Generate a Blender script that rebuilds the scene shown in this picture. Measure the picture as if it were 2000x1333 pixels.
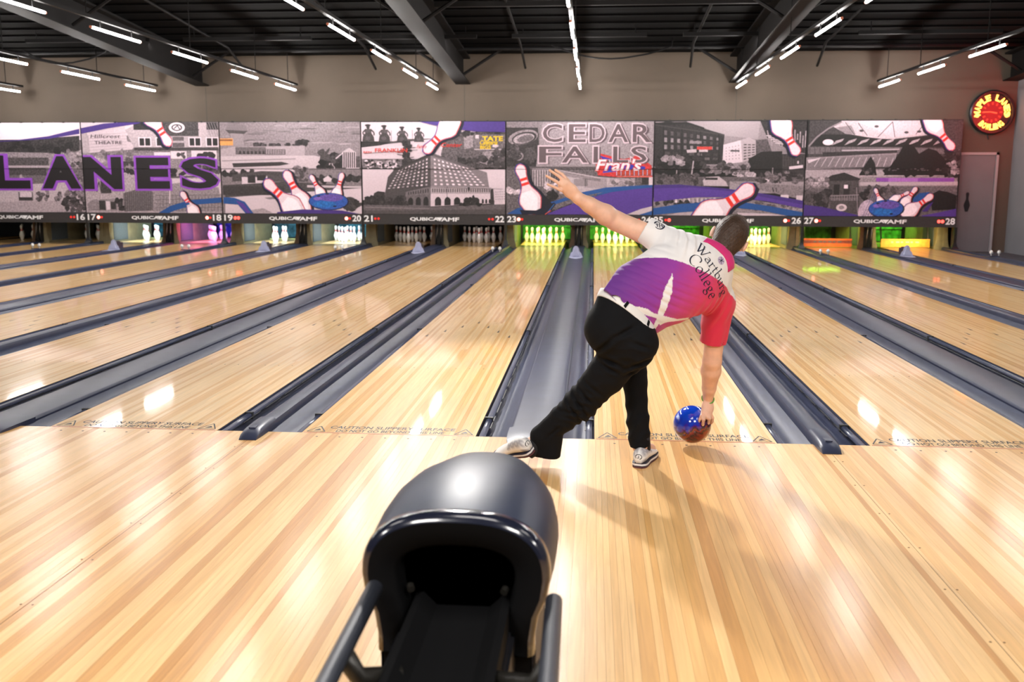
import bpy, bmesh, math, random
import numpy as np
from mathutils import Vector, Matrix, Quaternion, noise as mnoise
from mathutils.bvhtree import BVHTree
random.seed(7)
for o in list(bpy.data.objects): bpy.data.objects.remove(o)
SC = bpy.context.scene
COL = SC.collection
R = math.radians

# ------------------------------------------------------------------ camera, world, lamps, exposure
YAW, PIT, ROL = -0.0821, -0.1624, 0.002
cam = bpy.data.cameras.new('camera'); CAM = bpy.data.objects.new('camera', cam); COL.objects.link(CAM)
fw = Vector((math.sin(YAW)*math.cos(PIT), math.cos(YAW)*math.cos(PIT), math.sin(PIT)))
rt = Vector((math.cos(YAW), -math.sin(YAW), 0)); up = rt.cross(fw)
r2 = rt*math.cos(ROL)+up*math.sin(ROL); u2 = up*math.cos(ROL)-rt*math.sin(ROL)
M = Matrix((r2, u2, -fw)).transposed().to_4x4(); M.translation = (0.3218, -5.5624, 1.4922)
CAM.matrix_world = M
cam.sensor_width = 36; cam.lens = 1895.96/2000*36; cam.clip_start = .05; cam.clip_end = 200
cam.dof.use_dof = True; cam.dof.focus_distance = 6.0; cam.dof.aperture_fstop = 3.2
SC.camera = CAM
W = bpy.data.worlds.new('world'); SC.world = W; W.use_nodes = True
W.node_tree.nodes['Background'].inputs[0].default_value = (.9, .93, 1, 1)
W.node_tree.nodes['Background'].inputs[1].default_value = 0.02
vs = SC.view_settings
vs.view_transform = 'Standard'; vs.look = 'None'; vs.gamma = 1; vs.use_curve_mapping = False
vs.exposure = 0.95
SC.cycles.max_bounces = 7; SC.cycles.diffuse_bounces = 4; SC.cycles.glossy_bounces = 4
SC.cycles.sample_clamp_indirect = 6; SC.cycles.use_denoising = True
TUBE_E = 104
def area(name, loc, size, power, col=(1, 1, 1), rot=(0, 0, 0), sy=None, spread=None):
    l = bpy.data.lights.new(name, 'AREA'); l.energy = power; l.color = col; l.size = size
    if sy: l.shape = 'RECTANGLE'; l.size_y = sy
    if spread: l.spread = spread
    o = bpy.data.objects.new(name, l); COL.objects.link(o); o.location = loc; o.rotation_euler = rot
    o['label'] = 'area light in the bowling hall'; o['kind'] = 'helper'
    return o
# the concourse lamps hang over the seating behind the approach, out of the picture
for i, (x, y) in enumerate([(-6, -6.6), (-1.6, -6.4), (2.2, -6.4), (7, -6.6)]):
    area('concourse_lamp', (x, y, 4.05), 1.2, 85, (1, .96, .91), (R(28), 0, 0))
for x in (-3.4, 0.2, 3.6):
    area('approach_lamp', (x, -3.6, 4.3), 1.4, 20, (1, .95, .9), (R(14), 0, 0), spread=R(150))
area('foul_line_spotlight', (-1.1, 4.9, 4.0), .28, 44, (1, .96, .92), (R(-52), 0, R(20)), spread=R(70))
for k in range(-4, 3):
    area('added_mural_wash', (k*3.3396+1.67-1.67, 14.3, 4.25), 2.6, 10, (1, .96, .95), (R(-118+180), 0, 0), sy=.10, spread=R(95))  # added lamps to brighten the mural, no such fixtures known

TENS = {2: 'twenty', 1: ''}
ONES = ['', 'one', 'two', 'three', 'four', 'five', 'six', 'seven', 'eight', 'nine', 'ten', 'eleven', 'twelve', 'thirteen', 'fourteen', 'fifteen', 'sixteen', 'seventeen', 'eighteen', 'nineteen']
def num(n): return ONES[n] if n < 20 else 'twenty'+('-'+ONES[n-20] if n > 20 else '')
# ------------------------------------------------------------------ materials
def new_mat(name):
    m = bpy.data.materials.new(name); m.use_nodes = True
    return m, m.node_tree.nodes, m.node_tree.links, m.node_tree.nodes['Principled BSDF']
def mat(name, col, rough=.5, metal=0, spec=.5, coat=0, bump=0, bscale=60, var=0, vscale=12, emit=None, estr=0, stretch=(1, 1, 1), sheen=0, trans=0, coat_rough=.05):
    m, N, Lk, b = new_mat(name)
    b.inputs['Base Color'].default_value = (*col, 1); b.inputs['Roughness'].default_value = rough
    b.inputs['Metallic'].default_value = metal; b.inputs['Specular IOR Level'].default_value = spec
    b.inputs['Coat Weight'].default_value = coat; b.inputs['Coat Roughness'].default_value = coat_rough
    b.inputs['Transmission Weight'].default_value = trans
    if sheen: b.inputs['Sheen Weight'].default_value = sheen
    if emit: b.inputs['Emission Color'].default_value = (*emit, 1); b.inputs['Emission Strength'].default_value = estr
    tc = N.new('ShaderNodeTexCoord'); mp = N.new('ShaderNodeMapping'); mp.inputs['Scale'].default_value = stretch
    Lk.new(tc.outputs['Object'], mp.inputs['Vector'])
    n = N.new('ShaderNodeTexNoise'); n.inputs['Scale'].default_value = vscale; n.inputs['Detail'].default_value = 4
    Lk.new(mp.outputs[0], n.inputs['Vector'])
    mix = N.new('ShaderNodeMix'); mix.data_type = 'RGBA'; mix.blend_type = 'MULTIPLY'; mix.inputs[0].default_value = 1
    ramp = N.new('ShaderNodeMapRange'); ramp.inputs[3].default_value = 1-max(var, .02); ramp.inputs[4].default_value = 1+max(var, .02)
    ramp.inputs[1].default_value = .3; ramp.inputs[2].default_value = .7
    Lk.new(n.outputs[0], ramp.inputs[0]); mix.inputs[6].default_value = (*col, 1); Lk.new(ramp.outputs[0], mix.inputs[7])
    Lk.new(mix.outputs[2], b.inputs['Base Color'])
    if bump:
        n2 = N.new('ShaderNodeTexNoise'); n2.inputs['Scale'].default_value = bscale; n2.inputs['Detail'].default_value = 3
        Lk.new(mp.outputs[0], n2.inputs['Vector'])
        bp = N.new('ShaderNodeBump'); bp.inputs['Strength'].default_value = bump; bp.inputs['Distance'].default_value = .004
        Lk.new(n2.outputs[0], bp.inputs['Height']); Lk.new(bp.outputs[0], b.inputs['Normal'])
    return m
def emit_mat(name, col, s):
    m = bpy.data.materials.new(name); m.use_nodes = True; N = m.node_tree.nodes
    N.clear(); e = N.new('ShaderNodeEmission'); o = N.new('ShaderNodeOutputMaterial')
    e.inputs[0].default_value = (*col, 1); e.inputs[1].default_value = s; m.node_tree.links.new(e.outputs[0], o.inputs[0])
    return m
def wood(name, island, rough, coat, light, mid, dark, gscale=1):
    m, N, Lk, b = new_mat(name)
    g = N.new('ShaderNodeNewGeometry'); oi = N.new('ShaderNodeObjectInfo')
    rnd = g.outputs['Random Per Island'] if island else oi.outputs['Random']
    rp = N.new('ShaderNodeValToRGB'); e = rp.color_ramp.elements
    e[0].position = 0; e[0].color = (*light, 1); e[1].position = 1; e[1].color = (*dark, 1)
    q = e.new(.45); q.color = (*[(a*2+c)/3 for a, c in zip(light, mid)], 1); q = e.new(.7); q.color = (*mid, 1)
    Lk.new(rnd, rp.inputs[0])
    tc = N.new('ShaderNodeTexCoord'); geo = g.outputs['Position']
    off = N.new('ShaderNodeVectorMath'); off.operation = 'MULTIPLY_ADD'
    comb = N.new('ShaderNodeCombineXYZ'); Lk.new(rnd, comb.inputs[0]); Lk.new(rnd, comb.inputs[1]); Lk.new(rnd, comb.inputs[2])
    Lk.new(comb.outputs[0], off.inputs[0]); off.inputs[1].default_value = (37, 91, 13); Lk.new(geo, off.inputs[2])
    mp = N.new('ShaderNodeMapping'); mp.inputs['Scale'].default_value = (55*gscale, 2.2, 20); Lk.new(off.outputs[0], mp.inputs[0])
    n = N.new('ShaderNodeTexNoise'); n.inputs['Scale'].default_value = 1; n.inputs['Detail'].default_value = 5; n.inputs['Distortion'].default_value = .8
    Lk.new(mp.outputs[0], n.inputs['Vector'])
    mr = N.new('ShaderNodeMapRange'); mr.inputs[1].default_value = .25; mr.inputs[2].default_value = .75; mr.inputs[3].default_value = .84; mr.inputs[4].default_value = 1.12
    Lk.new(n.outputs[0], mr.inputs[0])
    mx = N.new('ShaderNodeMix'); mx.data_type = 'RGBA'; mx.blend_type = 'MULTIPLY'; mx.inputs[0].default_value = 1
    Lk.new(rp.outputs[0], mx.inputs[6]); Lk.new(mr.outputs[0], mx.inputs[7]); Lk.new(mx.outputs[2], b.inputs['Base Color'])
    b.inputs['Roughness'].default_value = rough; b.inputs['Coat Weight'].default_value = coat; b.inputs['Coat Roughness'].default_value = .05 if island else .17
    b.inputs['Specular IOR Level'].default_value = .25
    return m
def vcol_mat(name, rough=.5, noise=True, bump=0, nscale=26, sheen=0):
    """colour attribute, its alpha = how mottled the print is"""
    m, N, Lk, b = new_mat(name)
    a = N.new('ShaderNodeAttribute'); a.attribute_name = 'Col'
    b.inputs['Roughness'].default_value = rough
    if sheen: b.inputs['Sheen Weight'].default_value = sheen
    if not noise:
        Lk.new(a.outputs['Color'], b.inputs['Base Color'])
    else:
        g = N.new('ShaderNodeNewGeometry')
        n = N.new('ShaderNodeTexNoise'); n.inputs['Scale'].default_value = nscale; n.inputs['Detail'].default_value = 6; n.inputs['Roughness'].default_value = .75
        Lk.new(g.outputs['Position'], n.inputs['Vector'])
        mr = N.new('ShaderNodeMapRange'); mr.inputs[1].default_value = .40; mr.inputs[2].default_value = .60; mr.inputs[3].default_value = -1; mr.inputs[4].default_value = 1
        Lk.new(n.outputs[0], mr.inputs[0])
        mu = N.new('ShaderNodeMath'); mu.operation = 'MULTIPLY_ADD'; Lk.new(mr.outputs[0], mu.inputs[0]); Lk.new(a.outputs['Alpha'], mu.inputs[1]); mu.inputs[2].default_value = 1
        mx = N.new('ShaderNodeMix'); mx.data_type = 'RGBA'; mx.blend_type = 'MULTIPLY'; mx.inputs[0].default_value = 1
        Lk.new(a.outputs['Color'], mx.inputs[6]); Lk.new(mu.outputs[0], mx.inputs[7]); Lk.new(mx.outputs[2], b.inputs['Base Color'])
    if bump:
        g2 = N.new('ShaderNodeTexCoord'); n2 = N.new('ShaderNodeTexNoise'); n2.inputs['Scale'].default_value = 500
        Lk.new(g2.outputs['Object'], n2.inputs['Vector']); bp = N.new('ShaderNodeBump'); bp.inputs['Strength'].default_value = bump; bp.inputs['Distance'].default_value = .002
        Lk.new(n2.outputs[0], bp.inputs['Height']); Lk.new(bp.outputs[0], b.inputs['Normal'])
    return m
M_ = {}
M_['lane'] = wood('lane_maple', True, .30, .5, (.84, .58, .28), (.76, .45, .16), (.66, .345, .10))
M_['approach'] = wood('approach_maple', False, .36, .38, (.80, .51, .225), (.67, .375, .13), (.55, .27, .08))
M_['bed'] = mat('joint_dark', (.12, .07, .035), .8)
M_['gutter'] = mat('gutter_plastic', (.044, .053, .098), .33, 0, .35, 0, var=.18, vscale=5, stretch=(8, 1, 8), coat_rough=.12)
M_['cap'] = mat('capping_plastic', (.032, .039, .074), .36, 0, .25, 0, var=.12, vscale=6, coat_rough=.15)
M_['black'] = mat('black_plastic', (.010, .010, .013), .35, 0, .5, var=.1)
M_['rubber'] = mat('dark_rubber', (.012, .012, .014), .6)
M_['hood'] = mat('hood_shell_plastic', (.019, .026, .050), .42, 0, .13, .05, var=.12, vscale=9, bump=.02, bscale=300, coat_rough=.3)
M_['hoodlip'] = mat('hood_lip_gloss', (.010, .012, .024), .16, 0, .5, .6, coat_rough=.08)
M_['throat'] = mat('hood_throat_black', (.003, .003, .0035), .8, 0, .1)
M_['rail'] = mat('rail_rubber_tube', (.035, .040, .055), .42, 0, .5, var=.08)
M_['frame'] = mat('dark_steel_frame', (.022, .02, .017), .4, .3, var=.2)
M_['steel'] = mat('brushed_steel', (.45, .46, .48), .3, 1, var=.1, stretch=(1, 1, 20))
M_['ceil'] = mat('black_ceiling_paint', (.0007, .0006, .0007), .9, 0, .08, var=.2, vscale=3)
M_['beam'] = mat('black_beam_paint', (.0050, .0042, .0042), .7, 0, .2, var=.15, vscale=4)
M_['pipe'] = mat('black_pipe_paint', (.004, .0036, .004), .7, 0, .2)
M_['wall'] = mat('beige_wall_paint', (.088, .067, .050), .85, var=.05, vscale=1.5, bump=.15, bscale=90)
M_['greywall'] = mat('grey_wall_paint', (.150, .146, .156), .8, var=.05, vscale=2, bump=.1, bscale=90)
M_['carpet'] = mat('dark_grey_carpet', (.05, .05, .06), .95, var=.3, vscale=80)
M_['pit'] = mat('pit_curtain', (.03, .036, .04), .9, var=.5, vscale=9)
M_['kick'] = mat('kickback_cream_laminate', (.33, .27, .15), .55, var=.15, vscale=8)
M_['kickgrey'] = mat('kickback_grey_pad', (.11, .13, .14), .8, var=.2, vscale=40)
M_['brown'] = mat('kickback_brown_edge', (.16, .085, .04), .5, var=.25, vscale=10)
M_['deck'] = mat('pin_deck_orange_edge', (.55, .24, .06), .4)
M_['sweep'] = mat('sweep_orange_board', (.70, .17, .035), .45, var=.2, vscale=10)
M_['sweep2'] = mat('sweep_red_brown_board', (.25, .07, .05), .5, var=.3, vscale=14)
M_['tube'] = emit_mat('led_tube', (1, .965, .93), TUBE_E)
M_['tubecap'] = mat('tube_end_cap', (.6, .2, .12), .5)
M_['led_on'] = emit_mat('red_led_lit', (1, .06, .045), 2.6)
M_['led_hot'] = emit_mat('red_led_bright', (1, .22, .16), 3.6)
M_['led_off'] = mat('red_led_dim', (.45, .02, .015), .4, emit=(1, .03, .02), estr=.35)
M_['white'] = mat('white_lettering', (.83, .81, .83), .6)
M_['ink'] = mat('dark_lettering', (.03, .026, .03), .6)
M_['strip'] = mat('black_number_strip', (.030, .026, .027), .7, var=.1, vscale=20)
M_['boardedge'] = mat('black_board_edge', (.012, .011, .012), .7)
M_['print'] = vcol_mat('mural_print', .62)
M_['redline'] = mat('red_foul_line', (.42, .10, .045), .4)
M_['lav'] = mat('lavender_camera_shield', (.42, .43, .58), .35, 0, .5, .2)
M_['camdark'] = mat('camera_box_dark', (.05, .04, .06), .5)
M_['pinw'] = mat('pin_white', (.80, .79, .77), .28, 0, .5, .5, coat_rough=.1)
M_['pinr'] = mat('pin_red_band', (.62, .035, .03), .35)
M_['dot'] = mat('lane_marker_dark', (.035, .02, .012), .5)
M_['seam'] = mat('panel_seam', (.22, .12, .05), .7)

# ------------------------------------------------------------------ mesh helpers
class MB:
    def __init__(s): s.v = []; s.f = []; s.m = []
    def add(s, v, f, mi=0):
        k = len(s.v); s.v += [tuple(p) for p in v]; s.f += [tuple(i+k for i in q) for q in f]; s.m += [mi]*len(f); return s
    def box(s, x0, x1, y0, y1, z0, z1, mi=0):
        v = [(x, y, z) for x in (x0, x1) for y in (y0, y1) for z in (z0, z1)]
        return s.add(v, [(0, 1, 3, 2), (4, 6, 7, 5), (0, 4, 5, 1), (2, 3, 7, 6), (0, 2, 6, 4), (1, 5, 7, 3)], mi)
    def tube(s, pts, r, n=10, mi=0, cap=True):
        pts = [Vector(p) for p in pts]; rr = r if isinstance(r, (list, tuple)) else [r]*len(pts); base = len(s.v); ref = None
        for i, p in enumerate(pts):
            d = (pts[min(i+1, len(pts)-1)]-pts[max(i-1, 0)]).normalized()
            if ref is None: ref = d.orthogonal().normalized()
            ref = (ref-d*ref.dot(d)).normalized(); b = d.cross(ref)
            for k in range(n):
                a = 2*math.pi*k/n; s.v.append(tuple(p+(ref*math.cos(a)+b*math.sin(a))*rr[i]))
        for i in range(len(pts)-1):
            for k in range(n):
                a, b = base+i*n+k, base+i*n+(k+1) % n; s.f.append((a, b, b+n, a+n)); s.m.append(mi)
        if cap:
            s.f.append(tuple(base+k for k in reversed(range(n)))); s.f.append(tuple(base+(len(pts)-1)*n+k for k in range(n))); s.m += [mi, mi]
        return s
    def lathe(s, prof, n=24, mi=None, c=(0, 0, 0)):
        base = len(s.v)
        for r, z in prof:
            for k in range(n):
                a = 2*math.pi*k/n; s.v.append((c[0]+r*math.cos(a), c[1]+r*math.sin(a), c[2]+z))
        for i in range(len(prof)-1):
            for k in range(n):
                a, b = base+i*n+k, base+i*n+(k+1) % n; s.f.append((a, b, b+n, a+n)); s.m.append(mi[i] if mi else 0)
        s.f.append(tuple(base+k for k in reversed(range(n)))); s.f.append(tuple(base+(len(prof)-1)*n+k for k in range(n))); s.m += [mi[0] if mi else 0, mi[-1] if mi else 0]
        return s
    def extrude(s, prof, y0, y1, mi=0, closed=False):
        """profile in x,z swept along y"""
        n = len(prof); base = len(s.v); s.v += [(x, y0, z) for x, z in prof]+[(x, y1, z) for x, z in prof]
        for k in range(n if closed else n-1):
            a, b = base+k, base+(k+1) % n; s.f.append((a, b, b+n, a+n)); s.m.append(mi)
        if closed: s.f.append(tuple(base+k for k in range(n))); s.f.append(tuple(base+n+k for k in reversed(range(n)))); s.m += [mi, mi]
        return s
    def loft(s, rings, mi=0, cap=True, close=True):
        base = len(s.v); n = len(rings[0])
        for q in rings: s.v += [tuple(p) for p in q]
        for i in range(len(rings)-1):
            for k in range(n if close else n-1):
                a, b = base+i*n+k, base+i*n+(k+1) % n; s.f.append((a, b, b+n, a+n)); s.m.append(mi)
        if cap:
            s.f.append(tuple(base+k for k in reversed(range(n)))); s.f.append(tuple(base+(len(rings)-1)*n+k for k in range(n))); s.m += [mi, mi]
        return s
    def mesh(s, name, mats, smooth=False):
        me = bpy.data.meshes.new(name); me.from_pydata(s.v, [], s.f); me.update()
        for m in (mats if isinstance(mats, (list, tuple)) else [mats]): me.materials.append(m)
        if len(me.materials) > 1: me.polygons.foreach_set('material_index', s.m)
        if smooth: me.polygons.foreach_set('use_smooth', [True]*len(me.polygons))
        return me
    def build(s, name, mats, parent=None, smooth=False, sharp=None, bevel=0, fix=True):
        me = s.mesh(name, mats, smooth or bool(sharp))
        if fix:
            bm = bmesh.new(); bm.from_mesh(me); bmesh.ops.recalc_face_normals(bm, faces=bm.faces)
            if bevel: bmesh.ops.bevel(bm, geom=bm.edges[:], offset=bevel, segments=2, affect='EDGES', clamp_overlap=True)
            bm.to_mesh(me); bm.free()
        if sharp: me.set_sharp_from_angle(angle=R(sharp))
        return link(name, me, parent)
def link(name, me, parent=None):
    o = bpy.data.objects.new(name, me); COL.objects.link(o)
    if parent is not None:
        o.parent = parent
        o.matrix_parent_inverse = Matrix.Translation(-parent.location) if parent.get('_w') else Matrix()
    return o
def tag(o, label=None, cat=None, group=None, kind=None):
    if label: o['label'] = label
    if cat: o['category'] = cat
    if group: o['group'] = group
    if kind: o['kind'] = kind
    return o
def empty(name, loc=(0, 0, 0), label=None, cat=None, group=None, kind=None):
    o = bpy.data.objects.new(name, None); COL.objects.link(o); o.location = loc; o.empty_display_size = .1
    return tag(o, label, cat, group, kind)
def copy_tree(o, parent=None):
    c = o.copy(); COL.objects.link(c)
    if parent is not None: c.parent = parent
    for ch in [x for x in bpy.data.objects if x.parent == o]: copy_tree(ch, c)
    return c
def text_mesh(s, bold=0, res=3):
    """2-D outline text -> vertices, faces normalised to the unit box"""
    cu = bpy.data.curves.new('t', 'FONT'); cu.body = s; cu.offset = bold; cu.resolution_u = res; cu.size = 1
    ob = bpy.data.objects.new('t', cu); COL.objects.link(ob)
    dg = bpy.context.evaluated_depsgraph_get(); dg.update()
    me = bpy.data.meshes.new_from_object(ob.evaluated_get(dg))
    v = np.array([q.co[:2] for q in me.vertices]); f = [tuple(p.vertices) for p in me.polygons]
    bpy.data.objects.remove(ob); bpy.data.curves.remove(cu); bpy.data.meshes.remove(me)
    lo, hi = v.min(0), v.max(0); v = (v-lo)/np.maximum(hi-lo, 1e-6)
    return v, f
_tc = {}
def text_into(mb, s, x0, x1, z0, z1, y, bold=0, mi=0, slant=0, fn=None):
    if (s, bold) not in _tc: _tc[(s, bold)] = text_mesh(s, bold)
    v, f = _tc[(s, bold)]
    P = []
    for a, b in v:
        px, pz = x0+(x1-x0)*a+slant*(b-.5)*(z1-z0), z0+(z1-z0)*b
        P.append(fn(px, pz, y) if fn else (px, y, pz))
    mb.add(P, f, mi)
def world_thing(name, loc, label, cat, group=None, kind=None):
    o = empty(name, loc, label, cat, group, kind); o['_w'] = 1
    return o
LW, GN, GW = 1.0541, .5277, .7037
PER = 2*LW+GN+GW
YM, ZT, ZP, ZS, ZSEAM = 16.81, 2.851, .756, .518, 1.78
XR, XL, YB = 9.52, -19.0, 17.06
def lane_x(n): return ((n-23)//2)*PER+(GW/2+LW/2)*(-1 if n % 2 else 1)
YEND = 17.45                                                    # where the lane meets the pin deck kickbacks

# ------------------------------------------------------------------ the room
m = MB(); m.box(XL, XR+.2, -14, -7.2, -.2, -.02); fl0 = m.build('floor', M_['carpet']); tag(fl0, 'dark carpeted floor behind the approach', kind='structure')
m = MB(); m.box(XL, XR+.2, -7.2, -.002, -.16, -.021); floor = m.build('floor', M_['bed'])
tag(floor, 'glossy maple board approach in front of the foul line', kind='structure')
x = -4.7; rnd = random.Random(4); bw = [.027, .041, .054]; bm_by_w = {}
for w_ in bw:
    q = MB(); q.box(0, w_-.0006, -7.2, -.002, -.0208, 0)
    bm_by_w[w_] = q.mesh('board', M_['approach'])
while x < 4.75:
    w_ = rnd.choices(bw, (.30, .40, .30))[0]
    o = link('board', bm_by_w[w_], floor); o.location = (x, 0, 0); x += w_
# the approach boards too far to the sides to be told apart
q = MB()
for a, b in ((-9.5, -4.7), (x, XR)):
    t = a
    while t < b:
        w_ = rnd.choice(bw); q.box(t, min(t+w_-.0006, b), -7.2, -.002, -.0208, 0); t += w_
o = q.build('board', wood('approach_maple_far', True, .36, .38, (.80, .51, .225), (.67, .375, .13), (.55, .27, .08)), floor); o['kind'] = 'stuff'
# fine panel joints with their screws, and the row of dots behind the foul line
q = MB()
for k in range(-2, 3):
    for xx in (k*PER, k*PER+PER/2):
        q.box(xx-.0012, xx+.0012, -7.0, -.02, -.01, .0006)
        for j in range(9):
            for s in (-.022, .022): q.lathe([(.0045, 0), (.0045, .0012)], 8, c=(xx+s, -.35-j*.42, 0))
q.build('joint', M_['seam'], floor)
q = MB()
for n in range(20, 28):
    for k in range(-3, 4): q.lathe([(.007, 0), (.007, .0009)], 8, c=(lane_x(n)+k*.137, -.085, 0))
q.build('approach_dot', M_['dot'], floor)['kind'] = 'stuff'

m = MB(); m.box(XL, XR+.2, YB, YB+.15, ZS+.02, 5.2); m.box(8.40, XR+.2, YB, YB+.15, -.3, ZS+.02)
wb = tag(m.build('wall_back', M_['wall']), 'beige wall above the mural with a door at its right end', kind='structure')
m = MB(); m.box(XR, XR+.2, -14, YB, -.3, 6.4); tag(m.build('wall_right', M_['greywall']), kind='structure')
m = MB(); m.box(XL-.2, XL, -14, 21, -.3, 6.4); tag(m.build('wall_left', M_['greywall']), kind='structure')
m = MB(); m.box(XL, XR, -14.2, -14, -.3, 6.4); tag(m.build('wall_rear', M_['greywall']), kind='structure')
m = MB(); m.box(XL, XR, 20.15, 20.3, -.3, 1.2); m.box(XL, 8.64, YB+.15, 20.15, 1.0, 1.1); m.box(8.58, 8.64, YB+.15, 20.15, -.3, 1.0)
tag(m.build('wall_pit', M_['black']), 'dark backstop behind the pin pits', kind='structure')
m = MB(); m.box(XL, 8.40, 0.0, 20.2, -.3, -.20); m.box(8.40, XR, 0, YB, -.3, -.04)
tag(m.build('floor', M_['carpet']), 'dark subfloor and walkway beside the lanes', kind='structure')
SL = -.0645
def roof(y, z0): return z0+SL*(y-17)
m = MB()
m.add([(XL, -14, roof(-14, 4.36)), (XR, -14, roof(-14, 4.36)), (XR, YB, roof(YB, 4.36)), (XL, YB, roof(YB, 4.36))], [(0, 1, 2, 3)])
m.add([(XL, -14, roof(-14, 4.5)), (XR, -14, roof(-14, 4.5)), (XR, YB, roof(YB, 4.5)), (XL, YB, roof(YB, 4.5))], [(0, 1, 2, 3)])
ceil = tag(m.build('ceiling', M_['ceil']), 'black painted sloping roof deck', kind='structure')
# ribs of the roof deck, wider than ten pixels apart
q = MB(); y = 15.9
while y > 2:
    z = roof(y, 4.36); q.box(XL, XR, y-.05, y+.05, z-.03, z); y -= .62
q.build('deck_rib', M_['ceil'], ceil)
# steel beams: web, two flanges, knee braces
for i, bx in enumerate((-14.9, -8.79, -2.67, 3.47, 9.35)):
    root = world_thing('trim_%d' % (i+1), (bx, 16, 4), ['black roof beam farthest left', 'black roof beam, second from the left', 'black roof beam left of the bowler\'s arm', 'black roof beam above the bowler\'s head', 'black roof beam at the right wall'][i], 'beam', kind='structure')
    y0, y1 = -13.5, 17.05
    for nm, hw, dz0, dz1 in (('bottom_flange', .165, 0, .022), ('web', .012, .022, .56), ('top_flange', .165, .56, .60)):
        q = MB(); za, zb = roof(y0, 3.69), roof(y1, 3.69)
        q.add([(bx+sx*hw, yy, zz+dz) for yy, zz in ((y0, za), (y1, zb)) for dz in (dz0, dz1) for sx in (-1, 1)],
              [(0, 1, 3, 2), (4, 6, 7, 5), (0, 4, 5, 1), (2, 3, 7, 6), (0, 2, 6, 4), (1, 5, 7, 3)])
        q.build(nm, M_['beam'], root)
    for s in (-1, 1):
        if abs(bx) > 9.2 and s*bx > 0: continue
        for yy in (16.3, 11.2):
            q = MB(); z = roof(yy, 3.72); q.tube([(bx+s*.1, yy, z+.06), (bx+s*1.0, yy, z+.62)], .032, 6); q.build('knee_brace', M_['pipe'], root)
# long pipe along the wall, lighter strut between two beams, conduits under the deck
t = tag(MB().tube([(XL+.1, 16.0, 4.33), (XR-.02, 16.0, 4.33)], .045, 8).build('ceiling_pipe', M_['pipe'], smooth=True), 'long black sprinkler pipe running across under the roof in front of the wall', 'pipe')
t = tag(MB().box(-2.5, 3.3, 12.0, 12.09, 4.52, 4.60).build('roof_strut', M_['beam']), 'straight roof strut between the two middle beams', 'strut')
for i, (xa, lab) in enumerate(((-1.25, 'thin conduit with a bent end, left of the middle light track'), (2.35, 'thin conduit with a bent end, right of the middle light track'), (5.05, 'thin conduit with a bent end, right of the second beam'), (-4.6, 'thin conduit with a bent end, beside the left of middle light track'), (-7.6, 'thin conduit with a bent end, farther left'))):
    q = MB(); q.tube([(xa-.02*xa, 8, roof(8, 4.28)), (xa, 15.6, roof(15.6, 4.26)), (xa+.04, 16.5, 3.98)], .028, 6)
    tag(q.build('conduit', M_['pipe'], smooth=True), lab, 'conduit')
for i, (xa, xb, lab) in enumerate(((-.6, 1.9, 'sagging cable under the roof over the middle light track'), (-12.2, -10.3, 'sagging cable under the roof at far left'))):
    q = MB(); q.tube([(xa+(xb-xa)*k/10, 15.5, 4.34-.30*(1-((k-5)/5)**2)+(.0 if k < 8 else -.02*(k-7))) for k in range(11)]+[(xb+.02, 15.5, roof(15.5, 4.36)+.01)], .018, 6)
    tag(q.build('hanging_cable', M_['pipe'], smooth=True), lab, 'cable')

# slim black housings added around the made-up mural wash lamps
for k in range(-4, 3):
    root = world_thing('added_wall_washer', (k*PER, 14.25, 4.4), 'added slim black wall washer housing under the roof, over lanes %s and %s' % (num(23+2*k), num(24+2*k)), 'lamp', 'added wall washer housings under the roof')
    q = MB(); q.box(k*PER-1.32, k*PER+1.32, 14.19, 14.29, 4.30, 4.37); q.build('housing', M_['pipe'], root)
    for s in (-1, 1):
        q = MB(); q.tube([(k*PER+s*1.1, 14.24, 4.36), (k*PER+s*1.1, 14.24, roof(14.24, 4.36))], .01, 5); q.build('hanger_rod', M_['pipe'], root)

# ------------------------------------------------------------------ light tracks with LED tubes
trk = [(-9.75, 'light track over lanes seventeen and eighteen, second from the left'), (-6.45, 'light track over lanes nineteen and twenty'), (-3.2, 'light track over lanes twenty-one and twenty-two'), (0.0, 'light track in the middle, over lanes twenty-three and twenty-four'), (3.42, 'light track over lanes twenty-five and twenty-six'), (6.46, 'light track over lanes twenty-seven and twenty-eight by the clock'), (-13.0, 'light track at the far left edge')]
for i, (tx, lab) in enumerate(trk):
    root = world_thing('light_track', (tx, 8, 3.7), lab, 'light', 'ceiling light tracks over the lanes')
    q = MB(); q.box(tx-.028, tx+.028, -3.2, 16.75, 3.655, 3.70); q.build('rail', M_['pipe'], root)
    for yy in (16.1, 14.0, 10.8, 7.4, 3.8, .2):
        q = MB(); q.tube([(tx, yy, 3.70), (tx, yy, roof(yy, 4.36))], .008, 5); q.build('hanger_rod', M_['pipe'], root)
    y = 16.62
    while y > 2.4:
        tz = 3.545
        q = MB(); q.tube([(tx, y-1.42, tz), (tx, y, tz)], .017, 8, 0); tb = q.build('light_tube', M_['tube'], root, smooth=True)
        for yy in (y-.25, y-1.17): q = MB(); q.box(tx-.006, tx+.006, yy-.012, yy+.012, tz+.015, 3.66); q.build('clip', M_['pipe'], tb)
        for yy in (y-1.45, y): q = MB(); q.tube([(tx, yy, tz), (tx, yy+.03, tz)], .019, 8); q.build('end_cap', M_['tubecap'], tb)
        y -= 2.56

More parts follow.
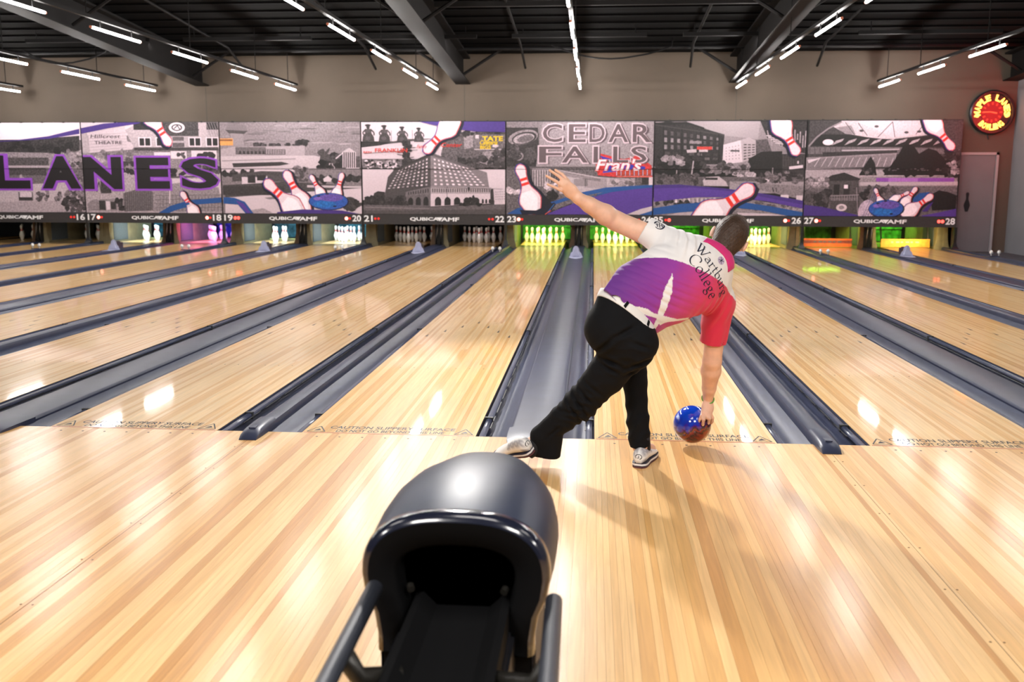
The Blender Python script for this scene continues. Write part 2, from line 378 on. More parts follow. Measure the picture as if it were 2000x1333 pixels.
# ------------------------------------------------------------------ lanes
def lane_label(n):
    if n == 14: return 'maple bowling lane at the far left edge, left of lane 15'
    if n == 15: return 'maple bowling lane 15 at the left edge, left of lane 16'
    return 'glossy maple bowling lane numbered %s on the mural strip' % num(n)
lane_proto = None; shared = {}
for n in range(14, 29):
    X = lane_x(n); hl = LW/2
    root = world_thing('bowling_lane', (X, 0, 0), lane_label(n), 'lane', 'bowling lanes')
    if not shared:
        q = MB(); bwid = LW/39; rr = random.Random(11)
        for k in range(39):
            y = 0.0; first = True
            while y < 19.9:
                L_ = rr.uniform(2.2, 6.5); y1 = min(y+L_, 19.95)
                if 19.95-y1 < .8: y1 = 19.95
                q.box(-hl+k*bwid+.0003, -hl+(k+1)*bwid-.0003, y+.0004, y1, -.02, 0); y = y1
        shared['boards'] = q.mesh('boards', M_['lane'])
        q = MB(); q.box(-hl, hl, 0, 19.95, -.19, -.0204); shared['bed'] = q.mesh('lane_bed', M_['bed'])
        q = MB()
        for k in range(-3, 4):                                   # seven aiming arrows
            ax, ay = k*5*bwid, 4.72-abs(k)*.31
            q.add([(ax-.012, ay-.08, .0006), (ax+.012, ay-.08, .0006), (ax, ay+.085, .0006)], [(0, 1, 2)])
            if k:
                q.lathe([(.006, 0), (.006, .0006)], 6, c=(k*4.2*bwid, 2.1, 0))
        shared['arrow'] = q.mesh('arrow', M_['dot'])
        q = MB(); q.box(-hl+.01, hl-.01, -.0015, .010, -.01, .0007); shared['line'] = q.mesh('foul_line', M_['redline'])
        q = MB()
        f = lambda a, b, c: (a, b, .0008)
        text_into(q, 'CAUTION SLIPPERY SURFACE', -.385, .385, .105, .168, 0, .018, fn=f)
        text_into(q, 'DO NOT GO BEYOND THIS LINE', -.33, .33, .026, .084, 0, .018, fn=f)
        for s in (-1, 1):                                        # warning triangles
            for (a, b) in (((-.055, .03), (.055, .03)), ((.055, .03), (0, .155)), ((0, .155), (-.055, .03))):
                d = Vector((b[0]-a[0], b[1]-a[1])).normalized(); nn = Vector((-d.y, d.x))*.004
                q.add([(s*.45+a[0]-nn.x, a[1]-nn.y, .0008), (s*.45+b[0]-nn.x, b[1]-nn.y, .0008), (s*.45+b[0]+nn.x, b[1]+nn.y, .0008), (s*.45+a[0]+nn.x, a[1]+nn.y, .0008)], [(0, 1, 2, 3)])
            q.add([(s*.45-.02, .05, .0008), (s*.45+.025, .06, .0008), (s*.45+.005, .1, .0008), (s*.45-.01, .075, .0008)], [(0, 1, 2, 3)])
        shared['text'] = q.mesh('caution_lettering', M_['ink'])
    del root['_w']
    for nm, key in (('boards', 'boards'), ('lane_bed', 'bed'), ('arrow', 'arrow'), ('foul_line', 'line')):
        if key == 'arrow' and not 19 <= n <= 27: continue
        if key == 'line' and not 20 <= n <= 27: continue
        o = link(nm, shared[key], root)
        if key in ('boards', 'arrow'): o['kind'] = 'stuff'
    if 20 <= n <= 27: link('caution_lettering', shared['text'], root)

# ------------------------------------------------------------------ gutters between the lanes
def arc(x0, z0, x1, z1, sag, n=8):
    return [(x0+(x1-x0)*k/n, z0+(z1-z0)*k/n-sag*math.sin(math.pi*k/n)) for k in range(n+1)]
def gutter_unit(wide):
    """profile half: lane edge at x=0 -> centre at x=h"""
    h = (GW if wide else GN)/2; g1 = h-(.158 if wide else .058)
    d = {}
    d['parts'] = []
    for s in (-1, 1):
        q = MB(); q.extrude([(s*(h-a), b) for a, b in [(0, -.004), (.0, -.06)]+arc(.002, -.062, g1, -.012, .035, 10)], .0, YEND)
        d['parts'].append(('gutter', q.mesh('gutter', M_['gutter'], True)))
        for y0, y1 in ((.02, .48), (.50, 4.2), (4.22, 8.6), (8.62, 13.0), (13.02, 17.0)):       # folded bumper bars
            q = MB(); q.extrude([(s*(h-.030)+.021*math.cos(t), -.022+.017*math.sin(t)) for t in [2*math.pi*k/8 for k in range(8)]], y0, y1, 0, True)
            d['parts'].append(('bumper_rail', q.mesh('bumper_rail', M_['gutter'], True)))
        for y0 in (.485, 4.21, 8.61, 13.01):
            q = MB(); q.box(s*(h-.03)-.026, s*(h-.03)+.026, y0-.012, y0+.012, -.045, .0)
            d['parts'].append(('clasp', q.mesh('clasp', M_['rubber'])))
        q = MB()
        for j in range(40): q.box(s*(h-.056)-.003, s*(h-.056)+.003, .3+j*.42, .62+j*.42, -.03, -.026)
        d['parts'].append(('bumper_slot', q.mesh('bumper_slot', M_['rubber'])))
    q = MB()
    if wide:
        c = .158
        prof = [(-c, -.05), (-c, .0), (-c+.012, .012)]+[(-c+.02+(2*c-.04)*k/10, .014+.010*math.sin(math.pi*k/10)) for k in range(11)]+[(c-.012, .012), (c, .0), (c, -.05)]
        q.extrude(prof, .05, YEND)
    else:
        c = .058
        prof = [(-c, -.06), (-c, .012), (-c+.012, .034), (-.022, .042), (.022, .042), (c-.012, .034), (c, .012), (c, -.06)]
        q.extrude(prof, .05, YEND)
    me = q.mesh('capping', M_['cap'], True); me.set_sharp_from_angle(angle=R(40)); d['parts'].append(('capping', me))
    q = MB()                                                     # moulded nose over the foul line
    rings = []
    top = .030 if wide else .054
    for y, zf, wf in ((.16, 1, 1), (.02, 1.05, 1), (-.10, .95, .97), (-.17, .62, .9), (-.205, .1, .86)):
        z = top*zf; c2 = c*wf*1.03
        rings.append([(-c2, y, -.012), (-c2, y, z*.62), (-c2*.7, y, z*.95), (0, y, z*1.04), (c2*.7, y, z*.95), (c2, y, z*.62), (c2, y, -.012)])
    q.loft(rings, 0, True, True)
    if not wide: q.box(-.02, .02, -.12, -.06, top*.9, top*1.02)
    me = q.mesh('nose_cover', M_['cap'], True); me.set_sharp_from_angle(angle=R(50)); d['parts'].append(('nose_cover', me))
    return d['parts']
GU = {True: gutter_unit(True), False: gutter_unit(False)}
for k in range(-9, 6):
    wide = (k % 2 == 0); X = k*PER/2; a = 23+k
    if k == 5: lab = 'gutter and capping between lane 28 and the right wall'
    elif k < -6: lab = ['gutter and capping at the left edge, left of lane 14', 'gutter and capping between lanes 14 and 15 at the left', 'gutter and capping between lanes 15 and 16'][k+9]
    elif k == 0: lab = 'wide grey gutter capping between lanes twenty-three and twenty-four, behind the ball return'
    else: lab = 'dark grey gutter and capping between lanes %s and %s' % (num(a), num(a+1))
    root = empty('gutter_capping', (X, 0, 0), lab, 'gutter', 'gutters between the lanes')
    for nm, me in GU[wide]:
        o = link(nm, me, root)
        if nm == 'bumper_slot': o['kind'] = 'stuff'
    if wide:                                                     # scoring camera box standing on the capping
        yc = 14.75 if k else 13.75
        root = empty('scoring_camera', (X, yc, .0245), 'lavender scoring camera housing on the capping between lanes %s and %s' % (num(a), num(a+1)) if k > -7 else 'lavender scoring camera housing at the far left', 'camera', 'scoring cameras on the cappings')
        q = MB()
        out = [(x_*.86, z_*.9) for x_, z_ in [(-.155, 0), (-.115, .10), (-.085, .115), (-.06, .21), (-.025, .245), (.025, .245), (.06, .21), (.085, .115), (.115, .10), (.155, 0)]]
        q.loft([[(x_, 0, z_) for x_, z_ in out], [(x_*.92, .03, z_*.97) for x_, z_ in out]])
        q.loft([[(x_*.4, -.02, .03+z_*.75) for x_, z_ in out], [(x_*.5, .0, .03+z_*.75) for x_, z_ in out]])
        q.build('shield', M_['lav'], root)
        q = MB(); q.box(-.07, .07, .03, .30, .02, .15); q.box(-.05, .05, .06, .22, .15, .18); q.box(-.025, .025, .30, .34, .06, .11); q.build('camera_box', M_['camdark'], root, bevel=.006)
        q = MB(); q.add([(-.155, -.002, .002), (.155, -.002, .002), (.09, -.32, .002), (0, -.52, .004), (-.09, -.32, .002)], [(0, 1, 2, 3, 4)]); q.add([(-.02, -.001, .1), (.02, -.001, .1), (0, -.03, .2)], [(0, 1, 2)])
        q.build('foot_plate', M_['lav'], root)
    else:
        if -8 < k < 6:
            root = empty('pin_sensor', (X, 14.6, .0425), 'pair of small white knobs on the capping between lanes %s and %s' % (num(a), num(a+1)) if k < 5 else 'pair of small white knobs on the capping by the right wall', 'sensor', 'white knob pairs on the cappings')
            for s in (-.075, .075):
                q = MB(); q.lathe([(.012, 0), (.012, .05), (.03, .06), (.036, .085), (.024, .115), (.004, .125)], 12, c=(s, 0, 0)); q.build('knob', M_['pinw'], root, smooth=True)
            q = MB(); q.box(-.1, .1, -.02, .02, 0, .012); q.build('base', M_['cap'], root)
# ------------------------------------------------------------------ pin decks, kickbacks, pit fittings
GLOW = {15: ((.9, .8, .6), .6), 16: ((.9, .85, .75), .9), 17: ((.75, .93, 1), 34), 18: ((.50, .30, 1), 30), 19: ((.75, .93, 1), 32), 20: ((.78, .94, 1), 36), 21: ((1, .88, .8), 1.6), 22: ((1, .85, .8), 1.8),
        23: ((.86, 1, .30), 40), 24: ((.88, 1, .32), 40), 25: ((.6, 1, .15), 18), 26: ((1, .95, .32), 40), 27: ((1, .62, .3), 2.6), 28: ((1, .80, .35), 6)}
BACK = {17: (.02, .10, .14), 18: (.02, .03, .22), 19: (.03, .10, .13), 20: (.03, .13, .17), 23: (.03, .15, .03), 24: (.04, .17, .03), 25: (.04, .17, .03), 26: (.04, .15, .03), 27: (.05, .17, .03), 28: (.06, .24, .04)}  # coloured glow of the lit pits put into the curtain colours
for n in range(15, 29):
    X = lane_x(n)
    if n in GLOW:
        c, e = GLOW[n]
        area('pin_deck_lamp', (X, 17.62 if n < 27 else 17.0, .74 if n < 27 else .49), .72, e*.42 if n < 27 else e, c, (R(52) if n < 27 else R(66), 0, 0), sy=.05, spread=R(110))
        if n in (23, 24, 25, 26, 28): area('pit_lamp', (X, 19.3, .93), .7, 9, (.35, 1, .12), (R(50), 0, 0), sy=.06)
        if n in (17, 18, 19, 20): area('pit_lamp', (X, 19.3, .93), .7, 3, (.25, .3, 1) if n == 18 else (.35, .7, 1), (R(50), 0, 0), sy=.06)
        if n == 18: area('pit_lamp', (X-.4, 18.1, .7), .25, 7, (1, .12, .35), (R(0), R(-20), 0))
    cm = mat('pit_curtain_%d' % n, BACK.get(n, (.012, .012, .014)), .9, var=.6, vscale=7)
    root = world_thing('pit_cushion', (X, 19.98, 0), 'hanging pit cushion curtain behind lane %s' % num(n), 'curtain', 'pit cushions behind the pin decks')
    q = MB(); pts = []
    for k in range(29):
        xx = X-.62+1.24*k/28; pts.append((xx, 20.04+.02*math.sin(k*1.9)+.012*math.sin(k*5)))
    for j in range(3):
        z0, z1 = .02+j*.31, .02+(j+1)*.31-.012
        q.add([(p[0], p[1]-(.03 if j == 1 else 0), z0) for p in pts]+[(p[0], p[1]-(.03 if j == 1 else 0)+.02, z1) for p in pts], [(k, k+1, k+30, k+29) for k in range(28)])
    q.build('curtain', cm, root, smooth=True)
    q = MB(); q.box(X-.62, X+.62, 20.0, 20.06, .94, .99); q.build('hanger_bar', M_['black'], root)
    if n in (23, 24, 26, 18, 17, 19, 20, 25):
        col = {18: (.75, .10, .30), 17: (.75, .78, .35), 19: (.72, .76, .33), 20: (.72, .76, .33)}.get(n, (.62, .28, .05))
        q = MB(); q.box(X-LW/2-.02, X+LW/2+.02, 19.36, 19.42, .002, .022)
        tag(q.build('deck_edge', mat('deck_edge_%d' % n, col, .4)), 'bright strip along the back edge of the pin deck on lane %s' % num(n), 'strip', 'pin deck edge strips')
for k in range(-8, 6):
    wide = k % 2 == 0; X = k*PER/2; a = 23+k; hw = .165 if wide else .11
    lab = 'cream kickback partition between lanes %s and %s' % (num(a), num(a+1)) if k < 5 else 'cream kickback partition right of lane 28'
    if a < 16: lab = ['cream kickback partition at far left', 'cream kickback partition between lane 15 and its left neighbour'][0 if k == -8 else 1] if k in (-8,) else lab
    root = empty('kickback', (X, 17.62, 0), lab, 'partition', 'kickback partitions beside the pins')
    q = MB(); q.box(-hw, hw, .02, 2.35, -.15, .78); q.build('panel', M_['kick'], root)
    for s in (-1, 1):                                            # flared front edges and the grey pads
        q = MB(); prof = [(s*hw, .80), (s*(hw+.004), .45), (s*(hw+.012), .25), (s*(hw+.035), .10), (s*(hw+.06), .03), (s*(hw+.06), -.12), (s*hw*.3, -.12), (s*hw*.3, .80)]
        q.loft([[(x_, 0, z_) for x_, z_ in prof], [(x_, .04, z_) for x_, z_ in prof]])
        q.build('front_edge', M_['brown'] if (wide and s < 0) or (a in (21, 22) and s < 0) else M_['kick'], root)
        q = MB(); q.box(s*hw-.012, s*hw+.012, .24, .98, .03, .60); q.build('side_pad', M_['kickgrey'], root, bevel=.004)
    if wide:
        for s, lean in ((-1, .05), (1, .02)):
            q = MB(); q.tube([(s*.05-lean*.3, -.10, -.0), (s*.05+lean, -.06, .78)], .013, 6); q.build('guide_bar', M_['steel'], root, smooth=True)
        q = MB(); q.box(-.10, .10, -.03, -.005, .0, .76); q.build('ball_door', M_['frame'], root)
# masking unit posts stand on the narrow cappings
for k in range(-7, 6, 2):
    X = k*PER/2; a = 23+k
    root = empty('mask_post', (X, YM+.03, .0), 'thin black post under the mural between lanes %s and %s' % (num(a), num(a+1)) if k < 5 else 'thin black post under the right end of the mural', 'post', 'posts under the mural')
    q = MB(); q.box(-.03, .03, -.03, .03, .05, ZS); q.build('shaft', M_['frame'], root)
    q = MB(); q.loft([[(-.085, -.07, .0425), (.085, -.07, .0425), (.085, .07, .0425), (-.085, .07, .0425)], [(-.05, -.045, .10), (.05, -.045, .10), (.05, .045, .10), (-.05, .045, .10)], [(-.032, -.032, .17), (.032, -.032, .17), (.032, .032, .17), (-.032, .032, .17)]]); q.build('foot', M_['black'], root)

# pins, built once and copied
prof = [(.0255, 0), (.0285, .006), (.0360, .03), (.0455, .07), (.0565, .1), (.0602, .114), (.0595, .135), (.0545, .16), (.0455, .185), (.0335, .215), (.0262, .235), (.0236, .25), (.0240, .262), (.0232, .272), (.0236, .285), (.0262, .305), (.0305, .33), (.0322, .343), (.0300, .36), (.0225, .374), (.0110, .380), (.0015, .381)]
mi = [1 if prof[i][1] in (.235, .25, .272, .262) and i != 12 else 0 for i in range(len(prof))]
q = MB(); q.lathe(prof, 20, mi); pin_me = q.mesh('bowling_pin', [M_['pinw'], M_['pinr']], True)
SPOT = [(0, 0, 'head pin at the front'), (-.5, 1, 'second row, left'), (.5, 1, 'second row, right'), (-1, 2, 'third row, left'), (0, 2, 'third row, middle'), (1, 2, 'third row, right'),
        (-1.5, 3, 'back row, far left'), (-.5, 3, 'back row, inner left'), (.5, 3, 'back row, inner right'), (1.5, 3, 'back row, far right')]
LIT = {15: 'unlit', 16: 'dimly lit', 17: 'brightly lit white', 18: 'purple lit', 19: 'brightly lit white', 20: 'brightly lit white', 21: 'unlit', 22: 'unlit', 23: 'yellow green lit', 24: 'yellow green lit', 26: 'yellow lit'}
for n in (15, 16, 17, 18, 19, 20, 21, 22, 23, 24, 26):
    for i, (dx, dy, w_) in enumerate(SPOT):
        if n == 19 and i not in (0, 1, 2, 4): continue
        o = link('bowling_pin', pin_me); o.location = (lane_x(n)+dx*.3048, 18.288+dy*.264, .0005)
        tag(o, '%s bowling pin on lane %s, %s' % (LIT[n], num(n), w_), 'pin', 'bowling pins on lane %d' % n)
o = link('bowling_pin', pin_me); o.location = (5.27, 18.12, .03); o.rotation_euler = (R(-38), R(-14), 0)
tag(o, 'fallen green lit bowling pin leaning by the kickback left of lane 27', 'pin')
# sweep bars are down on lanes 27 and 28
for n in (27, 28):
    X = lane_x(n); c = M_['sweep'] if n == 27 else mat('sweep_amber_board', (.80, .36, .05), .45, var=.2, vscale=10)
    root = world_thing('sweep_bar', (X, 17.7, .02), 'orange sweep bar lowered across lane twenty-seven' if n == 27 else 'glowing amber sweep bar lowered across lane twenty-eight', 'sweep bar', 'lowered sweep bars')
    q = MB(); q.box(X-.55, X+.55, 17.70, 17.73, .015, .095); q.box(X-.55, X+.55, 17.70, 17.73, .165, .205); q.build('board', c, root)
    q = MB(); q.box(X-.55, X+.55, 17.715, 17.735, .095, .165); q.build('mid_board', M_['sweep2'] if n == 27 else c, root)
    q = MB()
    for j in range(6): q.box(X-.32+j*.11, X-.32+j*.11+(.08 if j % 2 else .05), 17.708, 17.716, .115, .148)
    q.build('worn_lettering', M_['kickgrey'] if n == 27 else mat('worn_cream', (.9, .75, .35), .5), root)
    for s in (-1, 1):
        q = MB(); q.tube([(X+s*.53, 17.74, .05), (X+s*.53, 17.9, .55), (X+s*.53, 18.4, .72)], .02, 6); q.build('arm', M_['frame'], root)
    # machine drum with hanging tufts showing above the sweep
    root = world_thing('pin_table', (X, 18.5, .6), 'green lit pin table hanging over lane %s' % num(n), 'machine', 'pin tables over lanes 27 and 28')
    q = MB(); q.box(X-.46, X+.46, 18.25, 19.2, .60, .80); q.build('table', mat('pin_table_%d' % n, (.05, .12, .03), .5, var=.5, vscale=20), root)  # green of the pit light put into the table and cup colours
    q = MB(); rr = random.Random(n)
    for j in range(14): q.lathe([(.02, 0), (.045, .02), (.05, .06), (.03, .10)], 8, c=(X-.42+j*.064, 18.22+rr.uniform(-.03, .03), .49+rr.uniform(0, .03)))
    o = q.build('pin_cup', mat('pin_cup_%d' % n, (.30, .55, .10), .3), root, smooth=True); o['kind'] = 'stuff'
    if n == 27: area('pit_lamp', (X, 17.75, .60), .8, 9, (.6, 1, .15), (R(75), 0, 0), sy=.04)

# ------------------------------------------------------------------ right end of the wall: door, clock
root = world_thing('door_1', (8.9, YB, 0), 'grey door in the back wall right of the mural', 'door', kind='structure')
q = MB(); q.box(8.41, 9.16, YB-.03, YB+.01, -.03, 2.10); q.build('leaf', M_['greywall'], root)
q = MB(); q.box(9.17, 9.225, YB-.05, YB+.01, -.03, 2.16); q.box(8.40, 9.225, YB-.05, YB+.01, 2.105, 2.16); q.build('frame', mat('door_frame_grey', (.30, .29, .30), .6), root)
q = MB(); s = 1.12; pf = [(r, z) for r, z in prof]
out = [(r*s, z*s) for r, z in pf]+[(-r*s, z*s) for r, z in reversed(pf)]
q.loft([[(8.62+x_, YB-.031, .86+z_) for x_, z_ in out], [(8.62+x_, YB-.037, .86+z_) for x_, z_ in out]])
q.build('pin_decal', M_['black'], root)['label'] = 'black pin shaped decal'
cx, cz, cy_ = 8.99, 3.02, YB
root = world_thing('neon_clock', (cx, cy_, cz), 'round black wall clock with a glowing orange neon letter ring', 'clock')
q = MB(); n_ = 48
ring = lambda r, y: [(cx+r*math.cos(2*math.pi*k/n_), y, cz+r*math.sin(2*math.pi*k/n_)) for k in range(n_)]
q.loft([ring(.47, cy_-.002), ring(.475, cy_-.10), ring(.45, cy_-.13), ring(.415, cy_-.13), ring(.40, cy_-.06)]); q.build('case', M_['black'], root, sharp=40)
q = MB(); q.loft([ring(.235, cy_-.062), ring(.235, cy_-.075)]); q.build('dial', mat('clock_dial_red', (.25, .01, .015), .5, emit=(1, .02, .02), estr=.06), root)
NEON = emit_mat('neon_amber', (1, .30, .045), 3.6)
for s_, a0, a1 in (('MAPLE LANES', 196, -16), ('BOWLING', 222, 318)):
    L_ = len(s_)
    for i, ch in enumerate(s_):
        if ch == ' ': continue
        a = R(a0+(a1-a0)*(i+.5)/L_); d = R(abs(a1-a0)/L_*.49); top = a0 > a1
        def fn(u, v, y, a=a, d=d, top=top):
            ang = a+(-(u-.5) if top else (u-.5))*2*d; r = (.25+.135*v) if top else (.385-.135*v)
            return (cx+r*math.cos(ang), cy_-.085, cz+r*math.sin(ang))
        q = MB(); text_into(q, ch, 0, 1, 0, 1, 0, .05, fn=fn); q.build('neon_letter', NEON, root, fix=False)
for a in (188, -8):
    q = MB(); q.add([(cx+.315*math.cos(R(a))+.045*math.cos(t), cy_-.085, cz-.03+.315*math.sin(R(a))+.04*math.sin(t)) for t in [2*math.pi*k/10 for k in range(10)]], [tuple(range(10))]); q.build('neon_dot', NEON, root, fix=False)
q = MB()
for k in range(12):
    a = 2*math.pi*k/12; r0, r1 = .16, .215
    dx, dz = math.cos(a), math.sin(a); w_ = .016
    q.add([(cx+r0*dx-dz*w_, cy_-.078, cz+r0*dz+dx*w_), (cx+r0*dx+dz*w_, cy_-.078, cz+r0*dz-dx*w_), (cx+r1*dx+dz*w_, cy_-.078, cz+r1*dz-dx*w_), (cx+r1*dx-dz*w_, cy_-.078, cz+r1*dz+dx*w_)], [(0, 1, 2, 3)])
q.build('hour_mark', mat('clock_hour_mark', (.6, .05, .03), .5, emit=(1, .06, .03), estr=.25), root)
q = MB(); q.tube([(cx-.20, cy_-.088, cz), (cx-.05, cy_-.088, cz+.008), (cx, cy_-.088, cz)], .013, 6); q.tube([(cx, cy_-.088, cz), (cx+.10, cy_-.088, cz-.02)], .015, 6); q.build('hands', emit_mat('clock_hand', (1, .09, .04), 1.0), root)
q = MB(); q.tube([(cx-.03, cy_-.02, cz-.47), (cx-.03, cy_-.02, cz-.52), (cx-.01, cy_-.02, cz-.58)], .012, 6); q.build('cable', M_['black'], root)
# a red neon bar sign, added unseen beyond the frame, throws the red glow
root = world_thing('added_neon_sign', (XR, 15.2, 3.1), 'added red neon blade sign on the right wall', 'sign')
q = MB(); q.box(XR-.26, XR-.002, 15.05, 15.15, 2.55, 3.45); q.build('backing', M_['black'], root)
for j in range(3):
    q = MB(); q.tube([(XR-.06-.08*j, 15.19, 2.60), (XR-.06-.08*j, 15.19, 3.40)], .014, 8); q.build('neon_tube', emit_mat('neon_red', (1, .04, .03), 75) if j == 0 else bpy.data.materials['neon_red'], root)
